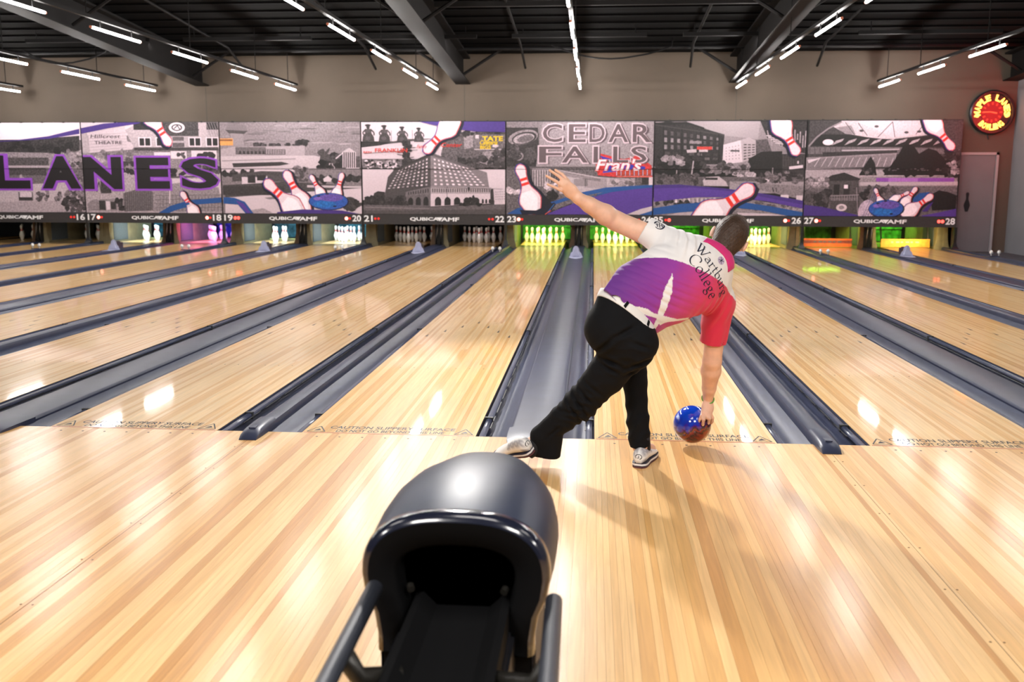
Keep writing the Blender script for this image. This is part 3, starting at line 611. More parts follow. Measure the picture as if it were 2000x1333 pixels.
# thin dark wall seams above the mural
q = MB()
for xx in (-8.72, -2.64, 3.48): q.box(xx-.004, xx+.004, YB-.004, YB+.001, 2.86, 3.7)
q.build('wall_seam', M_['frame'], wb)
ART = """#15
R 123 120 121 35 -858,705 3326,2867
R 228 222 224 3 -680,2450 3330,2920
P 72 70 70 75 -680,2450 2021,2459 3303,2550 3277,2205 2445,2071 -704,2207
T 53 52 52 60 26 90 18 1026,2179 3180,2417
P 154 150 151 40 -704,2207 2508,2152 2902,2098 3277,2205 3246,1777 -749,1773
R 97 95 95 60 1454,1829 2500,2044
R 180 175 176 20 -745,1811 2883,1857
R 90 88 88 50 1437,1627 2424,1803
R 123 120 121 40 1429,1532 2353,1628
P 195 190 191 18 -799,1282 3225,1481 3330,779 -858,705
P 181 176 177 25 -835,925 2937,1048 3330,779 -858,705
T 123 120 121 50 30 64 40 2078,1045 3292,1239
T 87 85 85 60 22 80 30 2804,803 3340,1104
T 169 165 166 30 8 69 18 1764,1424 2121,1587
R 123 120 121 40 1688,1030 2050,1235
R 211 205 207 20 1724,1112 2021,1235
R 72 70 70 40 1704,1044 2026,1113
T 144 140 141 50 26 80 40 2879,1803 3302,2151
T 113 110 111 60 26 80 40 2965,1427 3398,1911
P 88 66 142 8 -686,2390 758,2399 1764,2451 2539,2538 3314,2709 3306,2590 2534,2477 1763,2433 468,2367 -693,2315
#17
R 139 135 136 40 -213,723 3470,2857
R 216 210 212 5 -51,2550 1523,2850
P 206 200 202 8 168,2655 1086,2772 1119,2416 1325,2363 1233,2230 188,2151
P 185 180 181 15 -31,2629 154,2655 188,2151 -40,2125
L 183 178 179 10 11 174,2550 1118,2614
L 183 178 179 10 11 169,2481 1113,2545
L 183 178 179 10 11 164,2412 1109,2477
L 183 178 179 10 11 159,2343 1105,2408
L 183 178 179 10 11 155,2274 1100,2339
L 183 178 179 10 11 150,2204 1096,2270
P 187 182 183 20 1080,2680 1310,2785 3347,2857 3318,2255 1277,2257
R 61 60 60 50 1289,2679 3319,2844
R 86 84 84 60 2032,2533 2878,2833
R 195 190 191 15 2850,2282 3044,2845
L 72 70 70 10 21 2068,2678 2870,2676
L 72 70 70 10 21 2492,2834 2476,2545
E 224 218 220 10 192 117 0 2334,2729
E 92 90 90 30 133 80 0 2334,2729
E 221 215 217 10 96 53 0 2334,2729
L 61 60 60 10 24 2264,2703 2351,2777 2401,2690
L 154 150 151 10 13 3043,2832 3138,2531
L 154 150 151 10 13 3104,2832 3199,2531
L 154 150 151 10 13 3164,2832 3259,2531
L 154 150 151 10 13 3225,2832 3320,2531
L 154 150 151 10 13 3285,2832 3381,2531
R 232 226 228 5 1391,2296 1697,2507
R 53 52 52 30 1415,2315 1531,2489
R 53 52 52 30 1554,2315 1676,2489
R 232 226 228 5 1810,2296 2114,2507
R 53 52 52 30 1833,2314 1949,2488
R 53 52 52 30 1972,2314 2093,2488
R 232 226 228 5 2601,2295 2903,2505
R 53 52 52 30 2624,2314 2739,2487
R 53 52 52 30 2763,2314 2882,2487
R 232 226 228 5 3016,2295 3316,2505
R 53 52 52 30 3039,2313 3153,2487
R 53 52 52 30 3177,2313 3296,2486
R 115 112 113 40 2220,2427 2489,2519
R 115 112 113 40 2212,2282 2495,2382
R 86 84 84 40 1273,2204 3305,2276
R 154 150 151 35 -63,1804 3313,2150
T 144 140 141 50 24 80 40 -51,1964 1230,2177
T 92 90 90 50 10 80 18 784,1804 1241,1911
R 220 214 216 10 2156,2018 2540,2190
R 220 214 216 10 2653,1965 3260,2203
T 92 90 90 50 4 53 18 2199,2044 2483,2150
T 61 60 60 40 8 69 18 2729,2084 3203,2163
R 221 215 217 10 1756,2092 2150,2164
R 181 176 177 30 -13,724 3406,1793
T 57 56 56 50 28 59 25 942,1631 2461,1753
T 82 80 80 60 16 80 18 2458,1700 3299,1860
R 211 205 207 10 1507,1216 3367,1555
L 97 95 95 10 37 1585,1576 2787,1604
P 123 120 121 30 943,1215 1431,1350 1677,1244 1651,813 943,783
P 160 156 157 30 1677,1244 1431,1350 2333,1460 3274,1355 3331,793 1650,786
L 94 92 92 10 13 1001,1242 972,796
L 94 92 92 10 13 1052,1242 1023,797
L 94 92 92 10 13 1103,1242 1074,797
L 94 92 92 10 13 1154,1242 1125,797
L 94 92 92 10 13 1204,1242 1176,797
L 94 92 92 10 13 1255,1243 1227,798
L 94 92 92 10 13 1306,1243 1278,798
L 94 92 92 10 13 1356,1243 1329,798
L 94 92 92 10 13 1407,1243 1380,798
L 94 92 92 10 13 1458,1243 1430,798
L 94 92 92 10 13 1508,1243 1481,799
L 94 92 92 10 13 1559,1243 1532,799
L 94 92 92 10 13 1610,1244 1583,799
L 115 112 113 10 11 1841,1164 1819,800
L 115 112 113 10 11 1919,1164 1898,801
L 115 112 113 10 11 1998,1164 1977,801
L 115 112 113 10 11 2076,1165 2056,801
L 115 112 113 10 11 2155,1165 2134,802
L 115 112 113 10 11 2233,1165 2213,802
L 115 112 113 10 11 2312,1165 2292,802
L 115 112 113 10 11 2390,1165 2370,803
L 115 112 113 10 11 2468,1166 2449,803
L 115 112 113 10 11 2547,1166 2527,803
L 115 112 113 10 11 2625,1166 2606,804
L 115 112 113 10 11 2703,1166 2684,804
L 115 112 113 10 11 2781,1167 2762,804
L 115 112 113 10 11 2859,1167 2841,805
L 115 112 113 10 11 2937,1167 2919,805
L 115 112 113 10 11 3015,1167 2997,805
L 115 112 113 10 11 3093,1168 3075,806
L 115 112 113 10 11 3171,1168 3153,806
L 115 112 113 10 11 3249,1168 3231,806
L 115 112 113 10 11 3327,1168 3309,807
L 115 112 113 10 11 1728,1163 3349,1182
L 115 112 113 10 11 1723,1067 3345,1086
L 115 112 113 10 11 1717,970 3340,989
L 115 112 113 10 11 1711,873 3336,893
R 80 78 78 50 405,1213 657,1590
P 154 150 151 30 47,969 167,1050 794,1093 775,809 64,806
R 74 72 72 40 336,821 492,1038
R 220 214 216 10 506,822 605,1025
R 74 72 72 40 621,836 746,1012
L 226 220 222 10 19 2104,1593 2069,976
L 82 80 80 10 21 294,1240 367,1482 407,1240
T 72 70 70 50 8 64 18 777,836 950,1107
P 88 66 142 8 -54,2709 573,2826 1385,2876 1579,2863 1353,2811 705,2720 -63,2576
N 100 -37 -37 1576,3255 2153,2322
P 48 104 160 10 1789,760 2080,923 2563,1059 3375,1128 3369,1008 2697,952 2186,815 1956,720
N 95 37 0 2736,629 2364,1246
P 48 104 160 10 1789,765 2135,917 2533,1010 2558,962 2187,842 1956,720
#19
R 154 150 151 25 -67,1807 3333,2848
P 158 154 155 20 748,2573 838,2591 1047,2580 986,2557 807,2552
P 137 133 134 20 207,2837 359,2850 711,2844 609,2821 307,2816
P 150 146 148 20 3153,2605 3301,2623 3646,2611 3547,2588 3251,2584
P 153 149 150 20 466,2528 622,2548 983,2535 879,2512 569,2507
P 158 153 155 20 2136,2807 2275,2821 2599,2813 2505,2790 2228,2786
P 165 161 162 20 76,2414 181,2436 422,2422 352,2398 145,2393
P 171 166 167 20 2258,2384 2350,2400 2564,2391 2502,2368 2318,2363
P 129 126 127 20 2958,2404 3012,2417 3135,2411 3099,2388 2993,2383
P 140 136 137 20 3058,2622 3180,2638 3462,2628 3381,2605 3139,2601
P 157 153 154 20 1224,2668 1342,2689 1615,2674 1536,2651 1302,2647
P 182 177 179 20 2156,2380 2308,2399 2662,2387 2560,2364 2256,2359
P 177 172 174 20 501,2416 670,2434 1061,2423 948,2400 612,2395
P 156 152 153 20 2268,2734 2416,2748 2762,2741 2662,2718 2366,2713
P 127 123 124 20 181,2420 354,2440 753,2427 638,2403 295,2399
P 169 164 165 20 1306,2766 1386,2788 1570,2773 1517,2750 1358,2745
P 165 161 162 20 125,2539 173,2554 282,2547 250,2523 155,2518
P 183 177 179 20 2785,2354 2891,2368 3138,2361 3067,2338 2855,2333
P 133 129 131 20 230,2546 277,2562 382,2554 351,2530 260,2525
P 175 170 171 20 1941,2762 1988,2776 2095,2769 2064,2746 1972,2741
P 149 145 147 20 3031,2395 3121,2412 3328,2402 3268,2379 3090,2374
P 159 155 156 20 2040,2545 2154,2567 2418,2552 2342,2529 2115,2524
P 136 132 133 20 1608,2627 1744,2641 2057,2634 1967,2611 1697,2606
P 122 118 119 20 3096,2580 3207,2595 3466,2587 3392,2564 3170,2559
P 160 155 157 20 1847,2829 1968,2840 2249,2836 2168,2813 1927,2808
P 143 139 140 20 1990,2609 2119,2628 2419,2616 2333,2593 2075,2588
P 163 158 160 20 2347,2827 2396,2849 2508,2834 2475,2811 2379,2806
P 141 137 138 20 792,2616 911,2631 1188,2623 1108,2600 870,2595
P 140 136 137 20 990,2659 1110,2674 1387,2666 1307,2643 1069,2638
P 166 162 163 20 2455,2824 2570,2838 2835,2831 2759,2808 2531,2803
P 133 129 130 20 693,2444 766,2460 935,2451 885,2428 740,2423
P 142 138 139 20 2220,2788 2303,2809 2494,2795 2438,2772 2274,2767
P 142 138 139 20 1382,2417 1446,2436 1592,2425 1550,2401 1423,2396
P 129 125 126 20 2804,2615 2874,2632 3036,2622 2989,2599 2850,2594
P 132 129 130 20 591,2443 743,2457 1095,2450 994,2426 691,2422
P 142 138 140 20 2557,2521 2702,2533 3039,2528 2942,2505 2653,2500
P 142 138 140 20 915,2449 993,2464 1171,2456 1119,2433 966,2428
P 131 127 128 20 1331,2638 1493,2648 1868,2645 1760,2622 1438,2617
P 148 144 145 20 2983,2403 3151,2426 3542,2410 3430,2387 3094,2382
P 173 168 169 20 2941,2727 3078,2746 3396,2734 3305,2711 3032,2706
P 135 131 132 20 1649,2697 1735,2708 1933,2704 1875,2681 1705,2676
P 124 120 121 20 1870,2698 2017,2719 2357,2704 2259,2681 1967,2677
P 177 171 173 20 2193,2382 2351,2400 2716,2390 2611,2366 2297,2361
P 140 135 137 20 22,2474 87,2493 235,2482 192,2458 63,2453
P 159 154 156 20 1666,2636 1829,2650 2209,2642 2100,2619 1774,2614
P 169 164 166 20 788,2415 892,2430 1133,2422 1064,2399 856,2394
P 132 128 129 20 618,2578 767,2598 1112,2585 1013,2561 716,2557
P 144 140 141 15 154,2674 214,2779 407,2817 624,2778 687,2647 588,2582 233,2596
P 94 92 92 20 154,2674 687,2647 588,2577 232,2591
P 164 160 161 12 274,2596 575,2582 576,2307 260,2307
R 226 176 110 10 -28,2321 323,2478
R 150 110 70 20 4,2418 309,2460
T 78 76 76 50 22 48 20 741,2307 1808,2358
T 63 62 62 50 14 64 18 1807,2332 2136,2423
P 181 176 177 12 301,2286 2023,2311 2016,2092 15,2058 23,2229
R 123 120 121 30 375,2110 1096,2281
R 72 70 70 30 1089,2107 1558,2233
L 211 205 207 10 13 1116,2228 1111,2118
L 211 205 207 10 13 1157,2228 1152,2118
L 211 205 207 10 13 1198,2228 1193,2118
L 211 205 207 10 13 1239,2228 1234,2118
L 211 205 207 10 13 1280,2228 1275,2118
L 211 205 207 10 13 1320,2228 1316,2118
L 211 205 207 10 13 1361,2228 1357,2118
L 211 205 207 10 13 1402,2228 1398,2118
L 211 205 207 10 13 1443,2228 1439,2118
L 211 205 207 10 13 1484,2228 1480,2118
L 211 205 207 10 13 1525,2228 1521,2118
R 72 70 70 30 458,2123 511,2189
R 72 70 70 30 552,2123 604,2189
R 72 70 70 30 645,2123 698,2189
R 72 70 70 30 739,2123 791,2189
R 72 70 70 30 832,2123 884,2189
R 72 70 70 30 925,2123 977,2189
R 72 70 70 30 1018,2123 1070,2189
P 201 196 197 8 -12,2071 2233,2091 3296,1836 3295,1794 2,1791
P 72 70 70 25 284,1913 1466,1945 1655,1900 1407,1855 307,1817
L 154 150 151 10 21 38,1965 1796,2013
T 72 70 70 50 26 80 20 2551,1809 2884,2097
P 90 88 88 40 2345,2201 2455,2248 2507,2175 2619,2279 2574,2149 2505,2097 2513,1914 2337,1913 2382,2071 2303,2149
T 45 44 44 40 20 74 18 2327,1598 2608,1914
P 201 196 197 10 2886,2162 3064,2266 3223,2162
R 61 60 60 30 2903,1814 3215,2162
L 218 212 214 10 19 2918,2162 2909,1814
L 218 212 214 10 19 2967,2162 2957,1814
L 218 212 214 10 19 3015,2162 3006,1814
L 218 212 214 10 19 3064,2162 3055,1814
L 218 212 214 10 19 3112,2162 3104,1814
L 218 212 214 10 19 3161,2162 3152,1814
L 218 212 214 10 19 3209,2162 3201,1815
L 211 205 207 10 27 2746,2018 2912,2149
R 103 100 101 40 3214,1815 3310,2070
R 144 140 141 30 -21,740 3389,1794
R 212 206 208 5 25,1701 1788,1787
T 76 74 74 50 18 69 20 77,1634 772,1741
P 92 90 90 30 272,1648 964,1734 1785,1716 1945,1598 264,1489
R 212 206 208 10 496,1415 1096,1596
R 65 64 64 30 636,1458 822,1636
R 61 60 60 30 859,1516 1070,1636
R 98 96 96 30 1092,1490 2001,1637
L 212 206 208 10 21 1097,1623 1090,1437
P 90 88 88 30 39,1409 1558,1491 3353,1390 3350,1258 1494,1226 81,1129
P 212 206 208 5 81,1115 1383,1213 3366,1350 3352,755 63,740
P 201 196 197 6 2048,1413 3367,1390 3366,1350 2046,1360
R 76 74 74 30 28,1179 1500,1385
T 113 110 111 60 26 64 40 1778,1518 2062,1835
T 57 56 56 40 26 74 18 2187,1493 3304,1600
P 216 210 212 6 2435,1559 2545,1630 2639,1559 2610,1493 2446,1493
P 154 150 151 25 1022,1118 1381,1159 1489,1107 1130,1079
T 80 78 78 50 18 90 20 2960,860 3291,1073
P 175 170 171 20 595,823 984,878 1201,772 620,769
P 48 104 160 10 40,1129 303,1116 548,1023 744,757 563,742 379,956 33,981
P 104 78 160 10 328,1063 518,983 676,770 592,756 420,943
N 95 47 -15 2027,776 1540,1729
N 85 37 0 2447,1070 2137,1637
N 85 37 -26 2678,1018 2887,1691
N 98 -10 -47 1915,695 1051,1517
B 458 192 2542,1044
P 88 66 142 8 1312,786 1920,855 2850,833 3352,742 1310,732
#21
R 218 212 214 4 -3,2408 3329,2838
P 98 96 96 40 -6,2305 465,2356 1055,2459 1720,2470 1691,2200 -10,2123
P 210 204 206 7 7,2279 1747,2470 2382,2457 2380,2199 777,1836 23,1809
P 61 60 60 50 -4,2377 466,2387 707,2376 465,2317 -7,2266
P 86 84 84 35 29,2397 50,2525 117,2610 241,2610 306,2510 319,2396
P 100 98 98 30 87,2604 113,2690 237,2689 258,2604
L 86 84 84 10 32 118,2678 46,2604 74,2553
L 86 84 84 10 32 236,2678 311,2604 310,2541
E 78 76 76 30 41 53 0 173,2735
E 72 70 70 30 70 26 0 168,2769
E 107 104 105 30 59 47 0 161,2479
P 86 84 84 35 411,2395 431,2518 494,2599 612,2599 675,2504 687,2395
P 100 98 98 30 466,2594 490,2675 608,2674 629,2593
L 86 84 84 10 31 496,2664 427,2594 454,2545
L 86 84 84 10 31 608,2664 679,2593 678,2534
E 78 76 76 30 39 50 0 547,2718
E 72 70 70 30 67 25 0 542,2750
E 107 104 105 30 56 45 0 537,2474
P 86 84 84 35 832,2381 850,2498 910,2575 1022,2575 1082,2484 1094,2381
P 100 98 98 30 884,2570 906,2647 1018,2647 1038,2569
L 86 84 84 10 29 912,2637 846,2570 872,2523
L 86 84 84 10 29 1018,2636 1086,2569 1085,2513
E 78 76 76 30 37 48 0 960,2688
E 72 70 70 30 64 24 0 956,2719
E 107 104 105 30 53 43 0 951,2456
P 86 84 84 35 1232,2392 1248,2497 1302,2566 1402,2566 1456,2485 1467,2392
P 100 98 98 30 1278,2562 1298,2631 1398,2631 1417,2562
L 86 84 84 10 26 1303,2622 1244,2562 1268,2520
L 86 84 84 10 26 1398,2622 1460,2561 1459,2510
E 78 76 76 30 34 43 0 1346,2668
E 72 70 70 30 57 22 0 1342,2696
E 107 104 105 30 48 38 0 1339,2460
L 103 100 101 10 11 712,2653 707,2394
L 123 120 121 10 11 1197,2664 1202,2445
P 218 212 214 5 59,2201 1320,2355 1318,2200 85,2143
L 113 110 111 10 13 71,2133 1318,2213
R 212 206 208 6 28,2018 942,2091
R 131 128 129 40 23,1809 1315,2013
T 195 190 191 20 40 37 45 50,1815 833,1966
T 61 60 60 40 40 27 20 78,1836 887,1992
P 212 206 208 5 1320,2355 1746,2406 1744,2174 1317,2161
P 218 212 214 5 1813,2445 2395,2457 2381,2251 1824,2220
P 201 196 197 10 1850,2220 2487,2276 2592,2122 1876,2135
R 72 70 70 30 1863,2101 1882,2143
R 72 70 70 30 1902,2104 1921,2145
R 72 70 70 30 1942,2106 1961,2148
R 72 70 70 30 1982,2109 2001,2150
R 72 70 70 30 2022,2112 2041,2153
R 72 70 70 30 2062,2114 2081,2155
R 72 70 70 30 2102,2117 2121,2158
R 72 70 70 30 2141,2119 2160,2161
R 72 70 70 30 2181,2122 2200,2163
R 72 70 70 30 2221,2124 2240,2166
R 72 70 70 30 2261,2127 2280,2168
R 72 70 70 30 2301,2130 2319,2171
R 72 70 70 30 2340,2132 2359,2173
R 72 70 70 30 2380,2135 2399,2176
R 72 70 70 30 2420,2137 2438,2179
R 72 70 70 30 2459,2140 2478,2181
P 111 108 109 50 1960,2534 2225,2611 3329,2621 3330,1812 2378,1837 1849,2096
P 160 156 157 30 2383,2559 2593,2533 2592,2276 2394,2225
T 72 70 70 50 30 59 25 2224,2559 3303,2621
R 123 120 121 50 2605,2199 3329,2557
L 216 210 212 10 13 2618,2225 3329,2229
R 211 205 207 10 2646,2469 2725,2546
P 212 206 208 10 3040,2327 3119,2340 3185,2301 3119,2263 3040,2276
L 154 150 151 10 11 2619,2431 2751,2430
L 154 150 151 10 11 2619,2395 2751,2394
L 154 150 151 10 11 2619,2359 2751,2358
L 154 150 151 10 11 2619,2323 2751,2322
L 154 150 151 10 11 2619,2287 2751,2286
P 154 150 151 40 2829,2186 3224,2199 3172,1890 2696,1838
T 78 76 76 50 36 80 30 2219,1837 3145,2044
T 82 80 80 50 14 80 18 3066,1838 3303,2199
T 63 62 62 55 34 59 20 992,1862 1161,2407
L 67 66 66 10 16 1080,2355 853,2401
L 67 66 66 10 16 1080,2309 1194,2334
L 67 66 66 10 16 1079,2262 1276,2268
L 67 66 66 10 16 1078,2216 901,2202
L 67 66 66 10 16 1077,2169 844,2155
L 67 66 66 10 16 1077,2122 952,2164
L 67 66 66 10 16 1076,2076 844,2116
L 67 66 66 10 16 1075,2029 1229,2051
L 67 66 66 10 16 1074,1982 1238,1998
L 67 66 66 10 16 1074,1935 1234,1967
R 212 206 208 5 20,1073 3343,1786
P 92 90 90 20 776,1784 1615,2122 1602,934 504,930 537,1233 612,1601
P 144 140 141 14 1615,2122 2511,1837 2907,1708 3012,1031 1602,934
P 113 110 111 15 1616,2135 1664,2143 2564,1825 2537,1793 1615,2091
P 72 70 70 20 1616,2135 1594,2135 722,1758 776,1745 1615,2086
G 201 196 197 10 9 8 42 48 40 0 856,1758 1569,2057 1561,1393 566,1312
G 232 226 228 5 9 7 42 44 20 0 1663,2057 2484,1811 2920,1397 1655,1394
P 129 126 127 20 1023,1261 1607,1393 1605,1223 1021,1156
P 181 176 177 12 1607,1393 3013,1371 3013,1227 1605,1223
G 82 80 80 20 26 1 40 80 15 0 1628,1354 2986,1345 2986,1253 1627,1242
G 65 64 64 20 9 1 40 80 10 0 1063,1261 1574,1354 1573,1241 1062,1187
P 121 118 119 20 1035,1169 1605,1223 1602,934 1031,945
P 212 206 208 7 1605,1223 3013,1227 3012,1005 1602,934
G 51 50 50 30 3 1 66 90 8 1 1048,1143 1586,1179 1583,942 1045,956
G 57 56 56 35 5 1 66 95 8 1 1666,1163 2773,1148 2773,991 1663,942
G 61 60 60 30 3 1 60 90 8 1 2773,1122 3012,1115 3012,1005 2773,997
P 72 70 70 40 250,1074 281,1232 376,1280 538,1260 518,930 247,929
T 67 66 66 50 44 74 18 85,968 1034,1129
P 76 74 74 40 2986,1319 3052,1345 3079,979 2986,979
P 210 204 206 8 3079,1319 3344,1333 3344,980 3079,979
G 154 150 151 10 5 4 40 50 10 0 3092,1293 3330,1304 3331,1085 3092,1074
T 51 50 50 40 10 64 18 2453,977 2640,1135
P 115 112 113 25 31,968 1031,950 1601,926 3344,993 3344,758 26,742
P 98 96 96 20 28,835 3344,876 3344,758 26,742
L 154 150 151 10 11 84,909 1569,881
T 53 52 52 40 14 37 18 2159,960 2800,1004
L 61 60 60 10 8 1989,1394 1985,949
L 61 60 60 10 8 1345,1262 1341,946
L 65 64 64 10 8 1065,1392 3277,1332
R 51 50 50 30 2468,1296 2514,1375
P 88 66 142 8 1353,2844 3342,2843 3342,2608 2620,2623 2225,2675 1697,2766
N 100 47 -21 2240,2943 1477,2161
#23
R 144 140 141 30 15,1812 3332,2841
P 72 70 70 50 14,2711 732,2709 790,1813 15,1812
E 72 70 70 40 399 192 20 368,2480
E 154 150 151 40 346 160 20 394,2493
E 65 64 64 40 287 133 20 420,2475
E 177 172 173 40 245 106 20 407,2467
E 123 120 121 40 186 80 20 446,2460
E 154 150 151 40 117 96 20 291,2070
E 72 70 70 40 80 64 20 291,2065
E 164 160 161 40 48 37 20 291,2060
P 94 92 92 50 447,2250 630,2275 763,1967 711,1890 422,1916
T 82 80 80 60 20 80 40 28,1915 264,2301
T 61 60 60 50 10 64 18 449,1838 789,1942
P 160 156 157 25 835,2823 3320,2833 3346,1815 685,1813
R 103 100 101 40 28,1786 2041,1840
R 119 116 117 50 16,745 3321,1795
R 181 176 177 25 609,1399 1026,1800
L 65 64 64 10 19 581,1761 582,1399
L 65 64 64 10 19 638,1761 640,1399
L 65 64 64 10 19 696,1761 698,1399
L 65 64 64 10 19 754,1761 756,1399
L 65 64 64 10 19 811,1761 814,1399
L 65 64 64 10 19 869,1761 872,1400
L 65 64 64 10 19 927,1761 929,1400
L 65 64 64 10 19 984,1762 987,1400
L 65 64 64 10 19 1042,1762 1045,1400
L 65 64 64 10 19 1099,1762 1102,1400
L 65 64 64 10 19 1157,1762 1160,1400
L 65 64 64 10 19 1214,1762 1218,1400
P 191 186 187 15 1104,1787 2097,1609 2901,1559 2904,1404 1633,1246 1263,1607
P 154 150 151 30 1157,1762 2149,1570 2150,1506 1158,1659
L 98 96 96 10 13 1564,1569 1566,1401
L 98 96 96 10 13 1590,1569 1592,1401
L 98 96 96 10 13 1616,1569 1618,1401
L 98 96 96 10 13 1642,1569 1644,1401
L 98 96 96 10 13 1668,1569 1670,1401
L 98 96 96 10 13 1694,1569 1696,1402
L 98 96 96 10 13 1720,1569 1722,1402
L 98 96 96 10 13 1746,1569 1748,1402
L 98 96 96 10 13 1772,1569 1774,1402
L 98 96 96 10 13 1798,1569 1801,1402
L 98 96 96 10 13 1824,1569 1827,1402
L 98 96 96 10 13 1850,1570 1853,1402
L 123 120 121 10 11 1811,1582 1814,1363
L 123 120 121 10 11 1842,1582 1845,1363
L 123 120 121 10 11 1874,1582 1877,1363
L 123 120 121 10 11 1905,1582 1908,1363
L 123 120 121 10 11 1936,1583 1939,1363
L 123 120 121 10 11 1967,1583 1971,1363
L 123 120 121 10 11 1998,1583 2002,1364
L 123 120 121 10 11 2030,1583 2033,1364
L 123 120 121 10 11 2061,1583 2064,1364
L 123 120 121 10 11 2092,1583 2096,1364
L 123 120 121 10 11 2123,1583 2127,1364
L 123 120 121 10 11 2154,1583 2158,1364
L 123 120 121 10 11 2186,1583 2189,1364
L 123 120 121 10 11 2217,1583 2220,1364
L 123 120 121 10 11 2248,1583 2252,1364
L 123 120 121 10 11 2279,1583 2283,1364
T 185 180 181 40 20 69 50 29,1242 583,1373
T 175 170 171 40 30 64 60 925,1244 1369,1452
T 53 52 52 50 20 80 18 955,854 1161,1271
T 82 80 80 60 20 64 40 1112,880 1478,1064
R 175 170 171 20 2360,1403 2926,1584
T 154 150 151 30 20 59 40 2412,1403 2875,1558
R 65 64 64 40 3084,1443 3260,1636
R 212 206 208 10 3240,1405 3328,1611
P 48 104 160 8 30,771 268,903 1111,1063 1633,1246 2283,1377 2930,1417 3332,1436 3335,1341 2674,1288 2155,1209 1479,1012 586,760
T 113 110 111 50 10 37 18 1162,1219 2158,1041
P 123 120 121 40 1111,985 1634,1156 2232,1274 1635,1065 1060,854
P 104 78 160 8 929,762 1270,907 1792,1104 2414,1274 2932,1340 3334,1380 3345,916 3072,863 2762,771
P 201 196 197 6 2762,771 3071,894 3344,962 3349,761
P 48 104 160 8 3023,759 3347,864 3349,761
P 34 30 44 30 502,1813 581,1606 661,1399 899,1192 1059,1011 1111,985 850,775 586,774
N 102 58 0 665,774 304,1877
P 30 34 60 30 321,864 691,853 901,945 1111,1037 1151,985 955,762 374,760
L 62 120 172 10 19 955,801 1111,998
L 214 110 95 10 16 903,762 1034,854
P 196 70 70 30 1986,2044 2088,2146 2659,2006 2890,2057 2965,2146 3071,2019 3293,1866 3312,1610 2512,1609 2096,1647 2040,1891
P 206 74 70 20 2062,2134 2764,1917 3255,1840 3257,1764 2096,1660 2197,1840
P 66 72 176 10 2115,2090 2790,1896 3152,1840 3154,1789 2199,1699 2273,1917
P 62 110 186 10 2186,1699 2534,1789 2535,1737
R 92 50 60 20 2511,1640 3295,1784
R 190 84 60 20 2527,1653 2597,1771
R 190 84 60 20 2625,1653 2695,1771
R 190 84 60 20 2723,1653 2793,1771
R 190 84 60 20 2821,1653 2891,1771
R 190 84 60 20 2920,1653 2989,1771
R 190 84 60 20 3018,1654 3087,1771
R 190 84 60 20 3116,1654 3185,1771
R 190 84 60 20 3213,1654 3283,1772
L 206 206 226 10 13 2514,1778 2516,1645
L 206 206 226 10 13 2612,1779 2615,1645
L 206 206 226 10 13 2710,1779 2713,1645
L 206 206 226 10 13 2808,1779 2811,1646
L 206 206 226 10 13 2906,1779 2909,1646
L 206 206 226 10 13 3004,1779 3007,1646
L 206 206 226 10 13 3102,1779 3105,1646
L 206 206 226 10 13 3200,1779 3203,1646
L 206 206 226 10 13 3298,1779 3301,1646
R 206 120 110 20 2512,1604 3286,1641
#25
R 154 150 151 15 16,1815 3346,2831
P 170 166 167 6 702,2839 2317,2834 2283,2447 1549,2523
P 59 58 58 40 -8,2778 270,2840 704,2788 1548,2548 1509,1892 14,1892
P 45 44 44 30 -9,2808 703,2826 1100,2700 1101,2662 704,2776 -7,2740
L 82 80 80 10 24 -8,2765 1548,2536
G 123 120 121 30 9 3 42 62 40 0 173,2677 1474,2485 1485,2196 186,2197
G 94 92 92 40 7 2 60 60 30 0 211,2197 1461,2145 1442,1968 218,1968
L 37 36 36 10 21 197,2727 219,1917
L 37 36 36 10 21 606,2671 629,1917
L 37 36 36 10 21 1014,2614 1037,1917
L 37 36 36 10 21 1421,2558 1444,1918
R 196 84 76 15 951,2216 1284,2282
R 201 196 197 15 998,2166 1192,2216
P 195 190 191 15 722,2209 938,2227 940,2158 737,2146
R 154 150 151 30 781,2348 1046,2403
P 212 206 208 6 1531,2322 1906,2422 1963,1943 1534,1892
P 181 176 177 8 1906,2422 2080,2484 2273,2396 2251,2019 1963,1943
G 86 84 84 20 3 6 70 40 15 0 1959,2359 2237,2346 2237,2032 1975,1968
G 113 110 111 20 5 5 24 30 20 0 1558,2271 1897,2347 1923,1994 1569,1968
R 92 90 90 20 1688,2171 1889,2208
P 103 100 101 40 2234,2422 2484,2446 2597,2170 2251,2019
P 47 46 46 30 2099,2019 2370,2170 2822,2183 2846,1666 2369,1614 2057,1817
P 74 72 72 30 2825,2120 3377,2120 3377,1616 2846,1666
L 90 88 88 10 13 2852,2090 2863,1843
L 90 88 88 10 13 2907,2090 2919,1843
L 90 88 88 10 13 2962,2090 2974,1843
L 90 88 88 10 13 3017,2090 3029,1843
L 90 88 88 10 13 3073,2089 3084,1843
L 90 88 88 10 13 3128,2089 3140,1843
L 90 88 88 10 13 3183,2089 3195,1843
L 90 88 88 10 13 3238,2089 3250,1843
L 90 88 88 10 13 3293,2089 3305,1843
P 65 64 64 50 2317,2834 3346,2831 3382,2120 2997,2195 2483,2471
L 173 168 169 30 24 2476,2631 2535,2421
L 173 168 169 30 24 2538,2585 2596,2302
L 173 168 169 30 24 2597,2620 2645,2430
L 173 168 169 30 24 2655,2660 2703,2371
L 173 168 169 30 24 2719,2575 2762,2289
L 173 168 169 30 24 2777,2620 2818,2285
L 173 168 169 30 24 2839,2571 2869,2359
L 173 168 169 30 24 2897,2621 2925,2346
L 173 168 169 30 24 2960,2555 2979,2361
L 173 168 169 30 24 3020,2556 3035,2353
L 173 168 169 30 24 3076,2646 3091,2338
